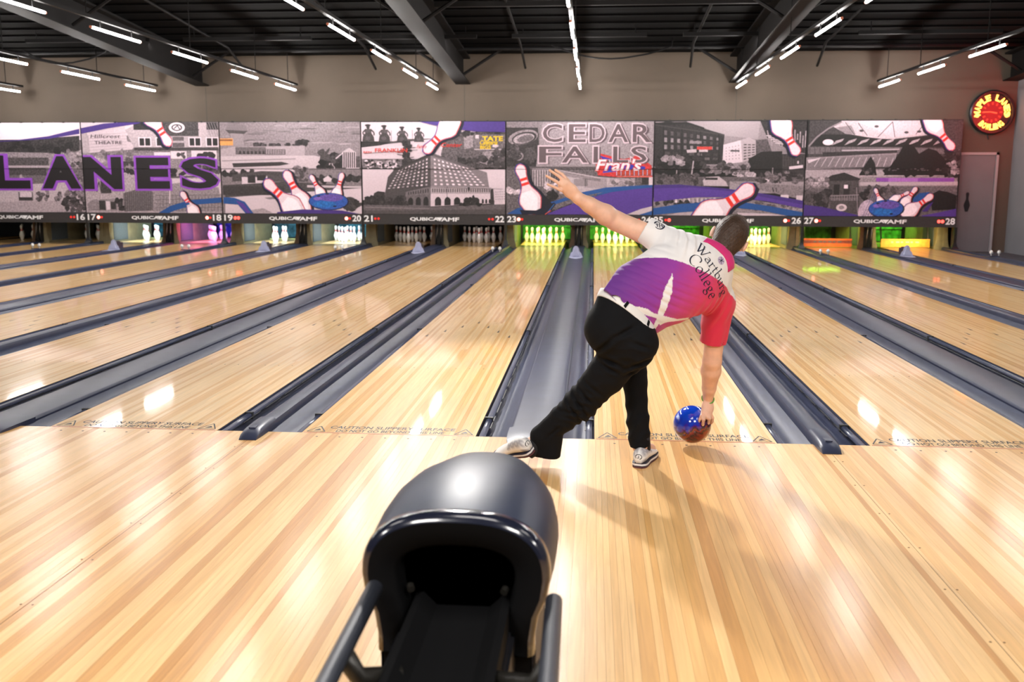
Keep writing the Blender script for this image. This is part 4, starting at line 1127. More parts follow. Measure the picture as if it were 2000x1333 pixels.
L 173 168 169 30 24 3140,2556 3141,2431
L 173 168 169 30 24 3197,2610 3200,2360
L 173 168 169 30 24 3262,2519 3260,2258
L 173 168 169 30 24 3317,2620 3314,2265
L 173 168 169 30 24 3381,2536 3363,2393
L 201 196 197 20 24 2456,2521 2783,2496
L 201 196 197 20 24 2508,2481 2835,2451
L 201 196 197 20 24 2560,2441 2887,2406
L 201 196 197 20 24 2612,2401 2939,2360
L 201 196 197 20 24 2664,2361 2992,2315
P 212 206 208 5 2989,1843 3288,1881 3291,1818 2992,1780
R 164 160 161 30 2621,1615 2643,1817
R 212 206 208 10 3162,1908 3194,1969
T 51 50 50 50 60 90 22 43,1764 1085,2019
T 154 150 151 40 14 69 30 193,1917 650,2070
L 181 176 177 10 27 882,1968 833,1510
L 175 170 171 10 19 518,1764 507,1535
T 103 100 101 50 50 74 45 1095,1714 2104,1893
T 154 150 151 40 24 64 40 1814,1537 2263,1716
R 113 110 111 40 27,1405 3326,1616
T 86 84 84 50 30 64 25 50,1483 969,1663
P 191 186 187 10 1101,1536 1175,1612 1455,1626 1612,1511 1666,1409 1130,1421
R 61 60 60 30 1151,1549 1430,1600
P 65 64 64 30 2625,1539 2773,1602 3052,1577 3106,1489 2679,1463
E 212 206 208 10 101 37 0 2473,1538
R 164 160 161 15 1698,1256 3332,1515
P 144 140 141 30 1713,1511 3337,1413 3352,1108 2125,1385
T 92 90 90 50 30 64 40 2272,1513 3321,1717
P 154 150 151 30 7,1148 599,1202 1777,1180 3335,930 3344,751 18,735
G 206 200 202 20 10 1 50 90 30 0 472,1137 1420,1166 1425,1037 475,1021
T 65 64 64 50 30 48 20 37,1006 1270,1063
T 133 130 131 40 40 48 40 2273,874 3279,1057
R 212 206 208 10 2832,1145 3006,1222
R 212 206 208 10 3176,1082 3311,1210
L 61 60 60 10 21 2644,1386 2674,1285
L 61 60 60 10 16 2721,1374 2737,1285
P 88 66 142 8 13,1431 591,1445 1617,1358 2384,1258 3327,1096 3331,917 2519,1080 1777,1167 985,1164 23,1058
P 104 78 160 8 15,1354 850,1382 1875,1282 3326,1006 3331,917 2519,1080 1777,1167 985,1164 23,1058
P 48 104 160 8 13,916 604,1009 1270,1063 2037,1053 2650,965 3330,840 3334,751 3041,749 2400,875 1889,924 1123,869 559,815 17,761
P 191 186 187 8 250,749 584,815 918,837 922,739
P 206 200 202 6 1893,821 2658,799 3015,754 1896,749
N 108 -42 -26 2636,2970 3164,2107
N 102 47 -31 929,519 2213,1411
#27
R 82 80 80 40 49,1818 3343,2845
P 201 196 197 15 551,2718 742,2836 2658,2840 2921,2564 1851,2442 1456,2455 832,2568
P 212 206 208 12 1089,2815 2537,2823 2797,2589 1849,2479
P 154 150 151 25 626,2693 946,2741 1056,2543 832,2556
L 98 96 96 10 16 818,2804 1032,2530
L 98 96 96 10 16 1529,2480 1828,2813
L 98 96 96 10 16 1828,2813 1898,2479
L 98 96 96 10 16 2538,2811 2336,2540
L 98 96 96 10 16 1091,2790 1304,2517
E 92 90 90 30 48 27 0 1175,2622
E 92 90 90 30 48 27 0 1490,2715
E 92 90 90 30 48 27 0 2137,2585
E 92 90 90 30 48 27 0 2405,2602
E 92 90 90 30 48 27 0 2616,2737
L 154 150 151 10 32 51,2282 215,2482 454,2668 743,2816
P 41 40 40 30 100,2295 312,2544 833,2543 1853,2417 2923,2539 3186,2267 1961,2268
P 181 176 177 30 548,2307 642,2407 813,2456 767,2394
P 181 176 177 30 821,2307 915,2406 1086,2456 1040,2394
P 181 176 177 30 1094,2306 1187,2406 1358,2455 1312,2393
P 181 176 177 30 1367,2306 1459,2405 1629,2455 1583,2393
P 181 176 177 30 1638,2306 1731,2405 1900,2454 1855,2393
P 181 176 177 30 1909,2306 2001,2405 2170,2454 2125,2392
P 181 176 177 30 2180,2305 2272,2404 2440,2454 2395,2392
P 181 176 177 30 2450,2305 2541,2404 2709,2453 2664,2391
P 181 176 177 30 2719,2305 2810,2404 2978,2453 2933,2391
E 232 226 228 5 117 64 0 470,2374
P 123 120 121 30 39,2270 2010,2268 3287,2218 3295,2119 47,2120
L 92 90 90 10 16 77,2257 88,2044
L 92 90 90 10 16 189,2257 200,2044
L 92 90 90 10 16 302,2257 313,2044
L 92 90 90 10 16 414,2257 425,2044
L 92 90 90 10 16 526,2257 537,2044
L 92 90 90 10 16 638,2257 650,2044
L 92 90 90 10 16 750,2257 762,2044
P 65 64 64 35 357,2157 1966,2194 1971,2119 389,2019
L 195 190 191 10 21 778,2194 2013,2223
P 154 150 151 25 13,2044 362,2057 1969,2144 1889,1844 25,1793
L 121 118 119 10 13 40,1994 1923,2089
L 121 118 119 10 13 42,1971 1925,2059
L 121 118 119 10 13 43,1949 1927,2029
L 121 118 119 10 13 44,1926 1929,1999
L 121 118 119 10 13 45,1903 1931,1969
L 121 118 119 10 13 46,1881 1933,1939
L 121 118 119 10 13 47,1858 1935,1909
L 121 118 119 10 13 48,1835 1937,1879
L 121 118 119 10 13 50,1813 1939,1849
L 201 196 197 10 13 198,1843 313,2044
L 201 196 197 10 13 348,1843 458,2044
L 201 196 197 10 13 498,1843 602,2044
L 201 196 197 10 13 648,1843 747,2044
L 201 196 197 10 13 798,1844 891,2044
L 201 196 197 10 13 947,1844 1035,2044
L 201 196 197 10 13 1096,1844 1179,2044
L 201 196 197 10 13 1245,1844 1323,2044
L 201 196 197 10 13 1394,1844 1466,2044
L 201 196 197 10 13 1543,1844 1610,2044
L 201 196 197 10 13 1692,1844 1753,2044
L 201 196 197 10 13 1840,1844 1896,2044
P 212 206 208 10 40,1994 338,2032 69,1919
P 177 172 173 22 0,1793 3319,1796 3307,1621 12,1565
P 154 150 151 30 10,1591 3292,1659 3299,1396 27,1261
P 189 184 185 12 1216,1504 3302,1521 3308,1441 1207,1431
R 150 96 176 10 1551,1518 3223,1601
R 176 130 196 15 1811,1518 2449,1600
P 123 120 121 35 7,1413 3297,1421 3327,754 15,738
P 26 26 26 40 1974,2069 2082,2293 2164,2355 2330,2268 2438,2119 2444,1670 1703,1656
P 26 26 26 40 2343,2069 2626,2243 2801,2193 2984,2019 3084,1658 2000,1657
T 28 28 28 50 40 69 8 1751,1681 3074,1795
E 115 112 113 30 24 11 0 2376,1795
E 115 112 113 30 24 11 0 2833,1772
E 115 112 113 30 24 11 0 2930,1767
E 115 112 113 30 24 11 0 2643,1769
E 115 112 113 30 24 11 0 2506,1796
E 115 112 113 30 24 11 0 2537,1800
E 115 112 113 30 24 11 0 1959,1766
E 115 112 113 30 24 11 0 1827,1795
E 115 112 113 30 24 11 0 1901,1762
E 115 112 113 30 24 11 0 2003,1798
E 115 112 113 30 24 11 0 2868,1795
E 115 112 113 30 24 11 0 2873,1772
E 115 112 113 30 24 11 0 2863,1760
E 115 112 113 30 24 11 0 2528,1766
E 115 112 113 30 24 11 0 1818,1767
E 115 112 113 30 24 11 0 2440,1769
E 115 112 113 30 24 11 0 1911,1767
E 115 112 113 30 24 11 0 2989,1798
E 115 112 113 30 24 11 0 2195,1776
E 115 112 113 30 24 11 0 2851,1790
E 115 112 113 30 24 11 0 2005,1789
E 115 112 113 30 24 11 0 2576,1768
E 115 112 113 30 24 11 0 2285,1784
E 115 112 113 30 24 11 0 2289,1785
P 35 34 34 50 1169,1655 1337,1969 1406,2069 1501,1919 1559,1656
T 98 96 96 50 14 37 40 1231,1668 1521,1794
T 51 50 50 60 36 85 40 2985,1671 3289,2193
T 164 160 161 40 16 48 40 3081,1696 3308,1945
P 57 56 56 30 487,1591 583,1655 854,1718 1109,1618 1211,1580 1165,1517 516,1516
P 92 90 90 30 515,1528 1176,1542 1244,808 603,830
R 45 44 44 30 644,1225 769,1453
R 61 60 60 30 857,1225 994,1454
R 226 220 222 5 864,1365 950,1446
L 154 150 151 10 21 533,1199 1207,1227
R 123 120 121 30 563,1098 1186,1163
L 154 150 151 10 11 556,1225 563,1098
L 154 150 151 10 11 612,1225 618,1098
L 154 150 151 10 11 667,1225 674,1098
L 154 150 151 10 11 722,1225 729,1098
L 154 150 151 10 11 777,1225 784,1098
L 154 150 151 10 11 832,1225 839,1099
L 154 150 151 10 11 887,1226 894,1099
L 154 150 151 10 11 942,1226 949,1099
L 154 150 151 10 11 997,1226 1004,1099
L 154 150 151 10 11 1052,1226 1059,1099
L 154 150 151 10 11 1107,1226 1114,1100
L 154 150 151 10 11 1162,1226 1169,1100
E 212 206 208 8 117 80 0 835,946
E 154 150 151 20 59 43 0 835,946
T 133 130 131 50 30 69 50 7,1413 488,1566
T 80 78 78 50 40 90 25 27,1006 528,1288
L 154 150 151 10 16 1135,1391 1192,833
P 30 30 30 45 2721,1219 2911,1332 3110,1295 3300,1220 3297,918 2794,891
T 103 100 101 50 20 69 30 1329,1265 2017,1393
T 61 60 60 40 10 64 18 1238,1113 1376,1316
P 48 104 160 15 2333,1116 2496,1268 2716,1294 2626,1168 2436,1054
P 88 66 142 10 2573,865 2848,1169 2816,1093 2696,865
P 88 66 142 8 2,1006 420,957 853,857 1360,745 15,738
P 104 78 160 8 2579,776 2921,841 3309,931 3317,754 2580,751
E 196 186 196 30 176 239 -30 1377,885
L 140 136 160 10 13 1309,757 1504,1265
L 140 136 160 10 13 1364,757 1540,1245
L 140 136 160 10 13 1419,758 1576,1225
L 140 136 160 10 13 1474,758 1612,1205
L 140 136 160 10 13 1529,758 1648,1185
N 90 26 0 1721,962 1535,1366
N 80 21 -21 1863,1090 2271,1293
N 95 31 -21 2121,939 2425,1394
N 95 31 -26 2157,761 2782,1231
B 372 192 1799,925
N 92 -37 -26 2527,2958 3153,2218"""
TXT = [(15, 'L', 910, 2066, 1270, 2136, (158, 98, 198), 0.11, 0), (15, 'L', 963, 2014, 1314, 2093, (38, 30, 36), 0.055, 0), (15, 'A', 2254, 3319, 1274, 2119, (158, 98, 198), 0.11, 0), (15, 'A', 2306, 3268, 1317, 2077, (38, 30, 36), 0.055, 0), (17, 'N', -51, 992, 1263, 2100, (158, 98, 198), 0.11, 0), (17, 'N', 0, 942, 1307, 2058, (38, 30, 36), 0.055, 0), (17, 'E', 1251, 2151, 1275, 2087, (158, 98, 198), 0.11, 0), (17, 'E', 1302, 2101, 1318, 2044, (38, 30, 36), 0.055, 0), (17, 'S', 2332, 3328, 1283, 2073, (158, 98, 198), 0.11, 0), (17, 'S', 2382, 3279, 1326, 2031, (38, 30, 36), 0.055, 0), (17, 'Hillcrest', 240, 961, 2491, 2575, (92, 84, 88), 0.0, 0.25), (17, 'THEATRE', 321, 994, 2350, 2429, (92, 84, 88), 0.01, 0), (21, 'BEN', 58, 247, 2143, 2187, (206, 90, 80), 0.02, 0), (21, 'FRANKLIN', 327, 1079, 2161, 2252, (206, 90, 80), 0.02, 0), (21, 'Family', 1305, 1533, 2231, 2329, (206, 70, 62), 0.01, 0.3), (21, 'Center', 1864, 2342, 2277, 2374, (206, 70, 62), 0.01, 0.3), (21, 'TATE', 2804, 3277, 2410, 2519, (226, 206, 50), 0.03, 0), (21, 'Cafeteria', 2751, 3159, 2328, 2430, (226, 206, 50), 0.02, 0.3), (21, 'BIGS', 2756, 3001, 2230, 2315, (226, 206, 50), 0.03, 0), (23, 'C', 862, 1347, 2347, 2776, (104, 94, 98), 0.03, 0), (23, 'C', 810, 1305, 2357, 2811, (210, 200, 204), 0.045, 0), (23, 'C', 838, 1277, 2385, 2784, (112, 102, 104), 0.012, 0), (23, 'E', 1448, 1877, 2346, 2774, (104, 94, 98), 0.03, 0), (23, 'E', 1395, 1835, 2356, 2810, (210, 200, 204), 0.045, 0), (23, 'E', 1424, 1807, 2384, 2782, (112, 102, 104), 0.012, 0), (23, 'D', 1914, 2302, 2345, 2773, (104, 94, 98), 0.03, 0), (23, 'D', 1862, 2260, 2356, 2809, (210, 200, 204), 0.045, 0), (23, 'D', 1890, 2232, 2384, 2781, (112, 102, 104), 0.012, 0), (23, 'A', 2340, 2828, 2345, 2772, (104, 94, 98), 0.03, 0), (23, 'A', 2289, 2786, 2355, 2807, (210, 200, 204), 0.045, 0), (23, 'A', 2316, 2759, 2383, 2779, (112, 102, 104), 0.012, 0), (23, 'R', 2881, 3339, 2344, 2770, (104, 94, 98), 0.03, 0), (23, 'R', 2829, 3298, 2354, 2806, (210, 200, 204), 0.045, 0), (23, 'R', 2857, 3270, 2382, 2778, (112, 102, 104), 0.012, 0), (23, 'F', 779, 1339, 1890, 2280, (104, 94, 98), 0.03, 0), (23, 'F', 727, 1297, 1900, 2315, (210, 200, 204), 0.045, 0), (23, 'F', 755, 1269, 1929, 2287, (112, 102, 104), 0.012, 0), (23, 'A', 1296, 1936, 1890, 2279, (104, 94, 98), 0.03, 0), (23, 'A', 1244, 1894, 1901, 2315, (210, 200, 204), 0.045, 0), (23, 'A', 1273, 1866, 1929, 2287, (112, 102, 104), 0.012, 0), (23, 'L', 2012, 2414, 1891, 2279, (104, 94, 98), 0.03, 0), (23, 'L', 1960, 2372, 1901, 2314, (210, 200, 204), 0.045, 0), (23, 'L', 1988, 2344, 1929, 2286, (112, 102, 104), 0.012, 0), (23, 'L', 2452, 2839, 1891, 2278, (104, 94, 98), 0.03, 0), (23, 'L', 2400, 2797, 1901, 2314, (210, 200, 204), 0.045, 0), (23, 'L', 2428, 2769, 1929, 2286, (112, 102, 104), 0.012, 0), (23, 'S', 2852, 3249, 1891, 2278, (104, 94, 98), 0.03, 0), (23, 'S', 2801, 3208, 1901, 2313, (210, 200, 204), 0.045, 0), (23, 'S', 2828, 3180, 1930, 2286, (112, 102, 104), 0.012, 0), (23, "Fran's", 2064, 3076, 1737, 2019, (196, 66, 70), 0.06, 0.3), (23, "Fran's", 2074, 3066, 1752, 2009, (236, 228, 228), 0.02, 0.3)]
# ------------------------------------------------------------------ the mural: printed boards, one unit above each pair of lanes
def lin(c):
    c = max(c, 0)/255; return c/12.92 if c <= .04045 else ((c+.055)/1.055)**2.4
def clip_poly(poly, ax, val, gt):
    out = []
    for i in range(len(poly)):
        a, b = poly[i], poly[(i+1) % len(poly)]
        ia = a[ax] >= val if gt else a[ax] <= val; ib = b[ax] >= val if gt else b[ax] <= val
        if ia: out.append(a)
        if ia != ib:
            t = (val-a[ax])/(b[ax]-a[ax]); out.append((a[0]+t*(b[0]-a[0]), a[1]+t*(b[1]-a[1])))
    return out
PINP = [(0, .17), (.03, .30), (.15, .42), (.27, .52), (.33, .50), (.40, .43), (.48, .30), (.56, .20), (.62, .165), (.70, .155), (.78, .18), (.86, .225), (.91, .235), (.96, .19), (1, .05)]
class Mural:
    """flat print drawn as thin stacked colour shapes, all in millimetres on the board"""
    def __init__(s, seed): s.r = random.Random(seed); s.shapes = []
    def P(s, col, a, pts): s.shapes.append((col, a, pts))
    def ell(s, col, a, cx, cz, rx, rz, rot=0, n=20):
        c, d = math.cos(rot), math.sin(rot)
        s.P(col, a, [(cx+rx*math.cos(t)*c-rz*math.sin(t)*d, cz+rx*math.cos(t)*d+rz*math.sin(t)*c) for t in [2*math.pi*k/n for k in range(n)]])
    def blob(s, v, a, cx, cz, rx, rz, n=9, j=.35):
        s.P((v*1.03, v, v*1.01), a, [(cx+rx*(1+s.r.uniform(-j, j))*math.cos(2*math.pi*k/n), cz+rz*(1+s.r.uniform(-j, j))*math.sin(2*math.pi*k/n)) for k in range(n)])
    def pin(s, ws, dx, dz, b, t):
        L = math.hypot(t[0]-b[0], t[1]-b[1]); u = ((t[0]-b[0])/L, (t[1]-b[1])/L); n = (-u[1], u[0]); w = L*.40*ws
        def rad(q):
            for (a, ra), (c, rc) in zip(PINP, PINP[1:]):
                if a <= q <= c: return ra+(rc-ra)*(q-a)/(c-a)
            return .1
        def out(g, ox=0, oz=0, t0=0., t1=1., sh=0):
            ts = sorted({t0, t1} | {q for q, _ in PINP if t0 < q < t1}); e = g if t0 == 0 and t1 == 1 else 0
            at = lambda q, sg: (b[0]+u[0]*(q*L+(e if q >= 1 else -e if q <= 0 else 0))+sg*n[0]*(rad(q)*w+g)+ox+sh*n[0], b[1]+u[1]*(q*L+(e if q >= 1 else -e if q <= 0 else 0))+sg*n[1]*(rad(q)*w+g)+oz+sh*n[1])
            return [at(q, 1) for q in ts]+[at(q, -1) for q in reversed(ts)]
        s.P((26, 28, 52), .2, out(w*.09, dx, dz)); s.P((70, 90, 165), .3, out(w*.055, -4, 0)); s.P((214, 110, 105), .2, out(w*.03, 5, -2))
        s.P((228, 222, 224), .06, out(-w*.005)); s.P((246, 243, 243), .05, out(-w*.10, 0, 0, .02, .46, w*.05))
        for t0, t1 in ((.585, .64), (.68, .735)): s.P((226, 70, 58), .08, out(w*.012, 0, 0, t0, t1))
    def ball(s, rx, rz, c):
        cx, cz = c
        s.ell((34, 34, 70), .2, cx+9, cz-7, rx*1.06, rz*1.06); s.ell((60, 108, 178), .25, cx, cz, rx, rz); s.ell((120, 104, 176), .3, cx+rx*.15, cz+rz*.42, rx*.62, rz*.45)
        s.ell((48, 128, 190), .3, cx-rx*.2, cz-rz*.38, rx*.6, rz*.4); s.ell((140, 120, 190), .3, cx-rx*.55, cz+rz*.3, rx*.22, rz*.2)
        for a, b in ((-.05, .88), (-.5, .62), (.32, -.60)): s.ell((30, 26, 60), .1, cx+a*rx, cz+b*rz, rx*.1, rz*.09)
    def op(s, t):
        k = t[0]; num = [float(x) for x in t[1:] if ',' not in x]; pts = [tuple(float(y) for y in x.split(',')) for x in t[1:] if ',' in x]
        if k == 'N': return s.pin(num[0]/100, num[1], num[2], *pts)
        if k == 'B': return s.ball(num[0], num[1], pts[0])
        col, a, r = tuple(num[:3]), num[3]/100, num[4:]
        if k == 'P': s.P(col, a, pts)
        elif k == 'R': (x0, z0), (x1, z1) = pts; s.P(col, a, [(x0, z0), (x1, z0), (x1, z1), (x0, z1)])
        elif k == 'E': s.ell(col, a, *pts[0], r[0], r[1], r[2]/100)
        elif k == 'L':
            for p, q in zip(pts, pts[1:]):
                d = math.hypot(q[0]-p[0], q[1]-p[1]) or 1; nx, nz = -(q[1]-p[1])/d*r[0]/2, (q[0]-p[0])/d*r[0]/2
                s.P(col, a, [(p[0]+nx, p[1]+nz), (q[0]+nx, q[1]+nz), (q[0]-nx, q[1]-nz), (p[0]-nx, p[1]-nz)])
        elif k == 'T':
            (x0, z0), (x1, z1) = pts
            for i in range(int(r[0])): s.blob(col[1]+s.r.uniform(-r[2], r[2]), a, s.r.uniform(x0, x1), s.r.uniform(z0, z1), r[1]*s.r.uniform(.6, 1.3), r[1]*s.r.uniform(.5, 1.1))
        elif k == 'G':
            nx, ny, fx, fy, jit, arch = r; nx, ny, fx, fy = int(nx), int(ny), fx/100, fy/100
            bil = lambda u, v: tuple((pts[0][c]+(pts[1][c]-pts[0][c])*u)*(1-v)+(pts[3][c]+(pts[2][c]-pts[3][c])*u)*v for c in (0, 1))
            for i in range(nx):
                for j in range(ny):
                    u0, u1, v0, v1 = (i+.5-fx/2)/nx, (i+.5+fx/2)/nx, (j+.5-fy/2)/ny, (j+.5+fy/2)/ny
                    g = s.r.uniform(-jit, jit); c = tuple(x+g for x in col); w = u1-u0; h = v1-v0
                    uv = [(u0, v1), (u0, v0+h*.35), (u0+w*.2, v0+h*.1), ((u0+u1)/2, v0), (u1-w*.2, v0+h*.1), (u1, v0+h*.35), (u1, v1)] if arch else [(u0, v0), (u1, v0), (u1, v1), (u0, v1)]
                    s.P(c, a, [bil(*q) for q in uv])
    def board(s, name, parent, x0, z0, z1, texts=()):
        """clip to one board and build it: a slab with the print on its face"""
        V, F, Cc = [], [], []
        def face(pts, y, col, a):
            k = len(V); V.extend((x0+p[0]/1000, y, p[1]/1000) for p in pts); F.append(tuple(range(k, k+len(pts)))); Cc.append((*[lin(255*(max(0, min(255, c*t_))/255)**1.32) for c, t_ in zip(col, (1.02, .97, 1.0))], a*1.2))
        g = 14; w = PER*1000; zz0, zz1 = z0*1000+2, z1*1000-2
        sl = MB(); sl.box(x0+.010, x0+PER-.010, YM, YM+.05, z0, z1); 
        for f in sl.f: F.append(f); Cc.append((.004, .004, .004, 0))
        V.extend(sl.v); i = 0
        def put(col, a, pts):
            nonlocal i
            q = pts
            for ax, v, gt in ((0, g, True), (0, w-g, False), (1, zz0, True), (1, zz1, False)):
                q = clip_poly(q, ax, v, gt)
                if len(q) < 3: return
            r = [q[0]]
            for p in q[1:]:
                if abs(p[0]-r[-1][0])+abs(p[1]-r[-1][1]) > .5: r.append(p)
            if len(r) < 3: return
            i += 1; face(r, YM-.0006-i*.00006, col, a)
        for col, a, pts in s.shapes: put(col, a, pts)
        for (ch, X0, X1, Z0, Z1, col, bold, slant) in texts:
            mb = MB(); text_into(mb, ch, X0, X1, Z0, Z1, 0, bold*(.5 if ch == 'S' and pl < 20 else 1), 0, slant)
            i += 1
            for f in mb.f:
                q = [(mb.v[k][0], mb.v[k][2]) for k in f]
                for ax, v, gt in ((0, g, True), (0, w-g, False), (1, zz0, True), (1, zz1, False)):
                    q = clip_poly(q, ax, v, gt)
                    if len(q) < 3: break
                if len(q) >= 3: face(q, YM-.0006-i*.00006, col, .04)
        me = bpy.data.meshes.new(name); me.from_pydata(V, [], F); me.update()
        at = me.color_attributes.new('Col', 'FLOAT_COLOR', 'CORNER'); arr = []
        for p, c in zip(me.polygons, Cc): arr.extend(list(c)*p.loop_total)
        at.data.foreach_set('color', arr); me.materials.append(M_['print'])
        return link(name, me, parent)
cur = None; MUR = {}
for line_ in ART.splitlines():
    if line_[0] == '#': cur = int(line_[1:]); MUR[cur] = Mural(cur); continue
    MUR[cur].op(line_.split())
MLAB = {15: 'mural unit at the left edge with large letters L and A over a street photo', 17: 'mural unit with large letters N E S over a theatre photo', 19: 'mural unit showing four pins bursting around a blue ball under a stormy sky',
        21: 'mural unit showing a grey corner hotel below four statues', 23: 'mural unit with large outlined Cedar Falls letters and one upright pin', 25: 'mural unit showing a city street and a pin lying on a purple ribbon', 27: 'mural unit at the right end showing a stadium roof and a ball striking pins'}
LEDS = {16: ('off', 'off'), 17: ('hot', 'off'), 18: ('hot', 'off'), 19: ('on', 'on'), 20: ('hot', 'off'), 21: ('off', 'off'), 22: ('off', 'off'), 23: ('hot', 'off'), 24: ('off', 'off'), 25: ('off', 'on'), 26: ('hot', 'off'), 27: ('hot', 'off'), 28: ('on', 'on'), 15: ('off', 'off')}
for pl, mu in MUR.items():
    x0 = -PER/2+((pl-23)//2)*PER
    root = world_thing('mural_unit', (x0+PER/2, YM, ZS), MLAB[pl], 'mural', 'mural units over the lanes')
    tx = [t[1:] for t in TXT if t[0] == pl]
    mu.board('upper_board', root, x0, ZSEAM+.004, ZT, tx); mu.board('lower_board', root, x0, ZP, ZSEAM-.004, tx)
    q = MB(); q.box(x0+.008, x0+PER-.008, YM-.008, YM+.06, ZS, ZP-.003); st = q.build('number_strip', M_['strip'], root)
    q = MB(); y = YM-.010; c = x0+PER*.505; zl, zh = ZS+.075, ZS+.165
    text_into(q, 'QUBICA', c-.57, c+.10, zl, zh, y, .03); text_into(q, 'AMF', c+.155, c+.575, zl, zh, y, .03, 0, .08)
    q.add([(c+.045, y, zh), (c+.20, y, zh), (c+.124, y, zl)], [(0, 1, 2)])
    q.build('strip_lettering', M_['white'], st)
    for n, xa in ((pl, x0+.035), (pl+1, x0+PER-.24)):
        q = MB(); text_into(q, str(n), xa, xa+.205, ZS+.06, ZS+.205, y, .025); q.build('lane_number', M_['white'], st)
        for j in (0, 1):
            xl = xa+.265+j*.078 if n == pl else xa-.14+j*.078
            kind = LEDS[n][j]; q = MB(); r_ = {'hot': .040, 'on': .037, 'off': .028}[kind]
            q.loft([[(xl+r_*math.cos(t), YM-.009, ZS+.13+r_*math.sin(t)) for t in [2*math.pi*k/14 for k in range(14)]], [(xl+r_*.7*math.cos(t), YM-.02, ZS+.13+r_*.7*math.sin(t)) for t in [2*math.pi*k/14 for k in range(14)]]])
            q.build('indicator_lamp', M_['led_'+kind], st)
    q = MB(); q.box(x0, x0+PER, YM+.02, YM+.07, ZS+.01, ZT+.012); q.build('back_frame', M_['boardedge'], root)
    q = MB()
    for j in range(6):
        q = MB(); q.box(x0+.3+j*.52, x0+.36+j*.52, YM-.004, YM+.03, ZT-.01, ZT+.022); q.build('clip', M_['frame'], root)
# ------------------------------------------------------------------ ball return on the approach
root = world_thing('ball_return', (0, -2.9, 0), 'black domed ball return hood with an open mouth and two padded rails', 'ball return')
def hood_ring(y, hw, top, zc, low, n=14, cx=-.012, e=2.5, inset=0):
    hw -= inset; top -= inset; P = []
    for k in range(n*2+1):
        t = math.pi*k/(2*n); c, s = math.cos(t), math.sin(t)
        P.append((cx+hw*math.copysign(abs(c)**(2/e), c), y, zc+(top-zc)*abs(s)**(2/e)))
    lo = [(cx-hw*.97, y, zc-.05), (cx-hw*.88, y, zc-.10), (cx-hw*.84, y, zc-.16), (cx-hw*.84, y, low)]
    return P+lo+[(2*cx-x_, y_, z_) for x_, y_, z_ in reversed(lo)]
HS = [(-3.235, .234, .664, .505), (-3.15, .243, .675, .50), (-3.02, .250, .680, .49), (-2.88, .250, .677, .48), (-2.74, .238, .664, .46), (-2.62, .216, .642, .44), (-2.52, .195, .625, .41), (-2.445, .155, .57, .37), (-2.40, .10, .53, .33), (-2.385, .04, .45, .3)]
q = MB(); q.loft([hood_ring(y, hw, tp, zc, .02) for y, hw, tp, zc in HS], 0, False, True)
last = [len(q.v)-len(hood_ring(0, 1, 1, .5, 0))+k for k in range(len(hood_ring(0, 1, 1, .5, 0)))]; q.f.append(tuple(last)); q.m.append(0)
o = q.build('hood', M_['hood'], root, smooth=True); o.data.set_sharp_from_angle(angle=R(60))
q = MB(); fr = lambda y, i, d=0: hood_ring(y, .234+d, .664+d, .505, .30, inset=i)
q.loft([fr(-3.205, 0, .003), fr(-3.215, 0, .008), fr(-3.245, 0, .007), fr(-3.258, 0, .001), fr(-3.264, .012)], 0, False, True)
o = q.build('hood_lip', M_['hoodlip'], root, smooth=True)
q = MB(); q.loft([fr(-3.264, .012), fr(-3.262, .030), fr(-3.250, .075), fr(-3.235, .083), fr(-3.16, .086)], 0, False, True); q.build('mouth_rim', M_['throat'], root, smooth=True)
q = MB(); q.loft([hood_ring(-3.20, .205, .60, .50, .06), hood_ring(-2.95, .21, .62, .49, .06), hood_ring(-2.76, .20, .60, .46, .06)], 0, False, True)
q.v += [(-.18, -2.77, .06), (.16, -2.77, .06), (.16, -2.77, .60), (-.18, -2.77, .60)]; k = len(q.v); q.f.append((k-4, k-3, k-2, k-1)); q.m.append(0)
q.build('throat', M_['throat'], root, smooth=True)
q = MB()
q.box(-.21, .19, -3.2, -3.12, .02, .30); q.build('base_plate', M_['throat'], root, bevel=.008)
for s in (-1, 1):
    q = MB(); q.box(-.012+s*.172-.028, -.012+s*.172+.028, -3.235, -3.17, .02, .43); q.build('side_post', M_['throat'], root, bevel=.008)
for s in (-1, 1):
    q = MB(); q.tube([(-.012+s*.125, -3.20, .455), (-.012+s*.12, -3.215, .45)], .010, 8); q.build('bolt', M_['frame'], root)
for s, x_ in ((-1, -.205), (1, .245)):
    q = MB(); q.tube([(x_+.02*s*0-.003, -3.30 if s < 0 else -3.34, .488), (x_+.012, -4.75, .488)], .0215, 14); q.build('rail', M_['rail'], root, smooth=True)
    q = MB(); q.tube([(x_, -3.62, .475), (x_*.86, -3.60, .41), (x_*.45, -3.56, .395)], .024, 8); q.build('bracket', M_['frame'], root, smooth=True)
    q = MB(); q.tube([(x_, -4.2, .475), (x_*.86, -4.2, .41), (x_*.45, -4.2, .395)], .024, 8); q.build('bracket', M_['frame'], root, smooth=True)
q = MB(); q.extrude([(-.125, .33), (-.125, .425), (-.105, .43), (-.07, .395), (.07, .395), (.105, .43), (.125, .425), (.125, .33)], -4.75, -3.18, 0, True); q.build('ball_track', M_['throat'], root)
q = MB(); q.box(-.10, .10, -4.70, -3.5, .0, .33); q.box(-.16, .14, -3.45, -3.15, 0, .36); q.build('pedestal', M_['black'], root, bevel=.01)

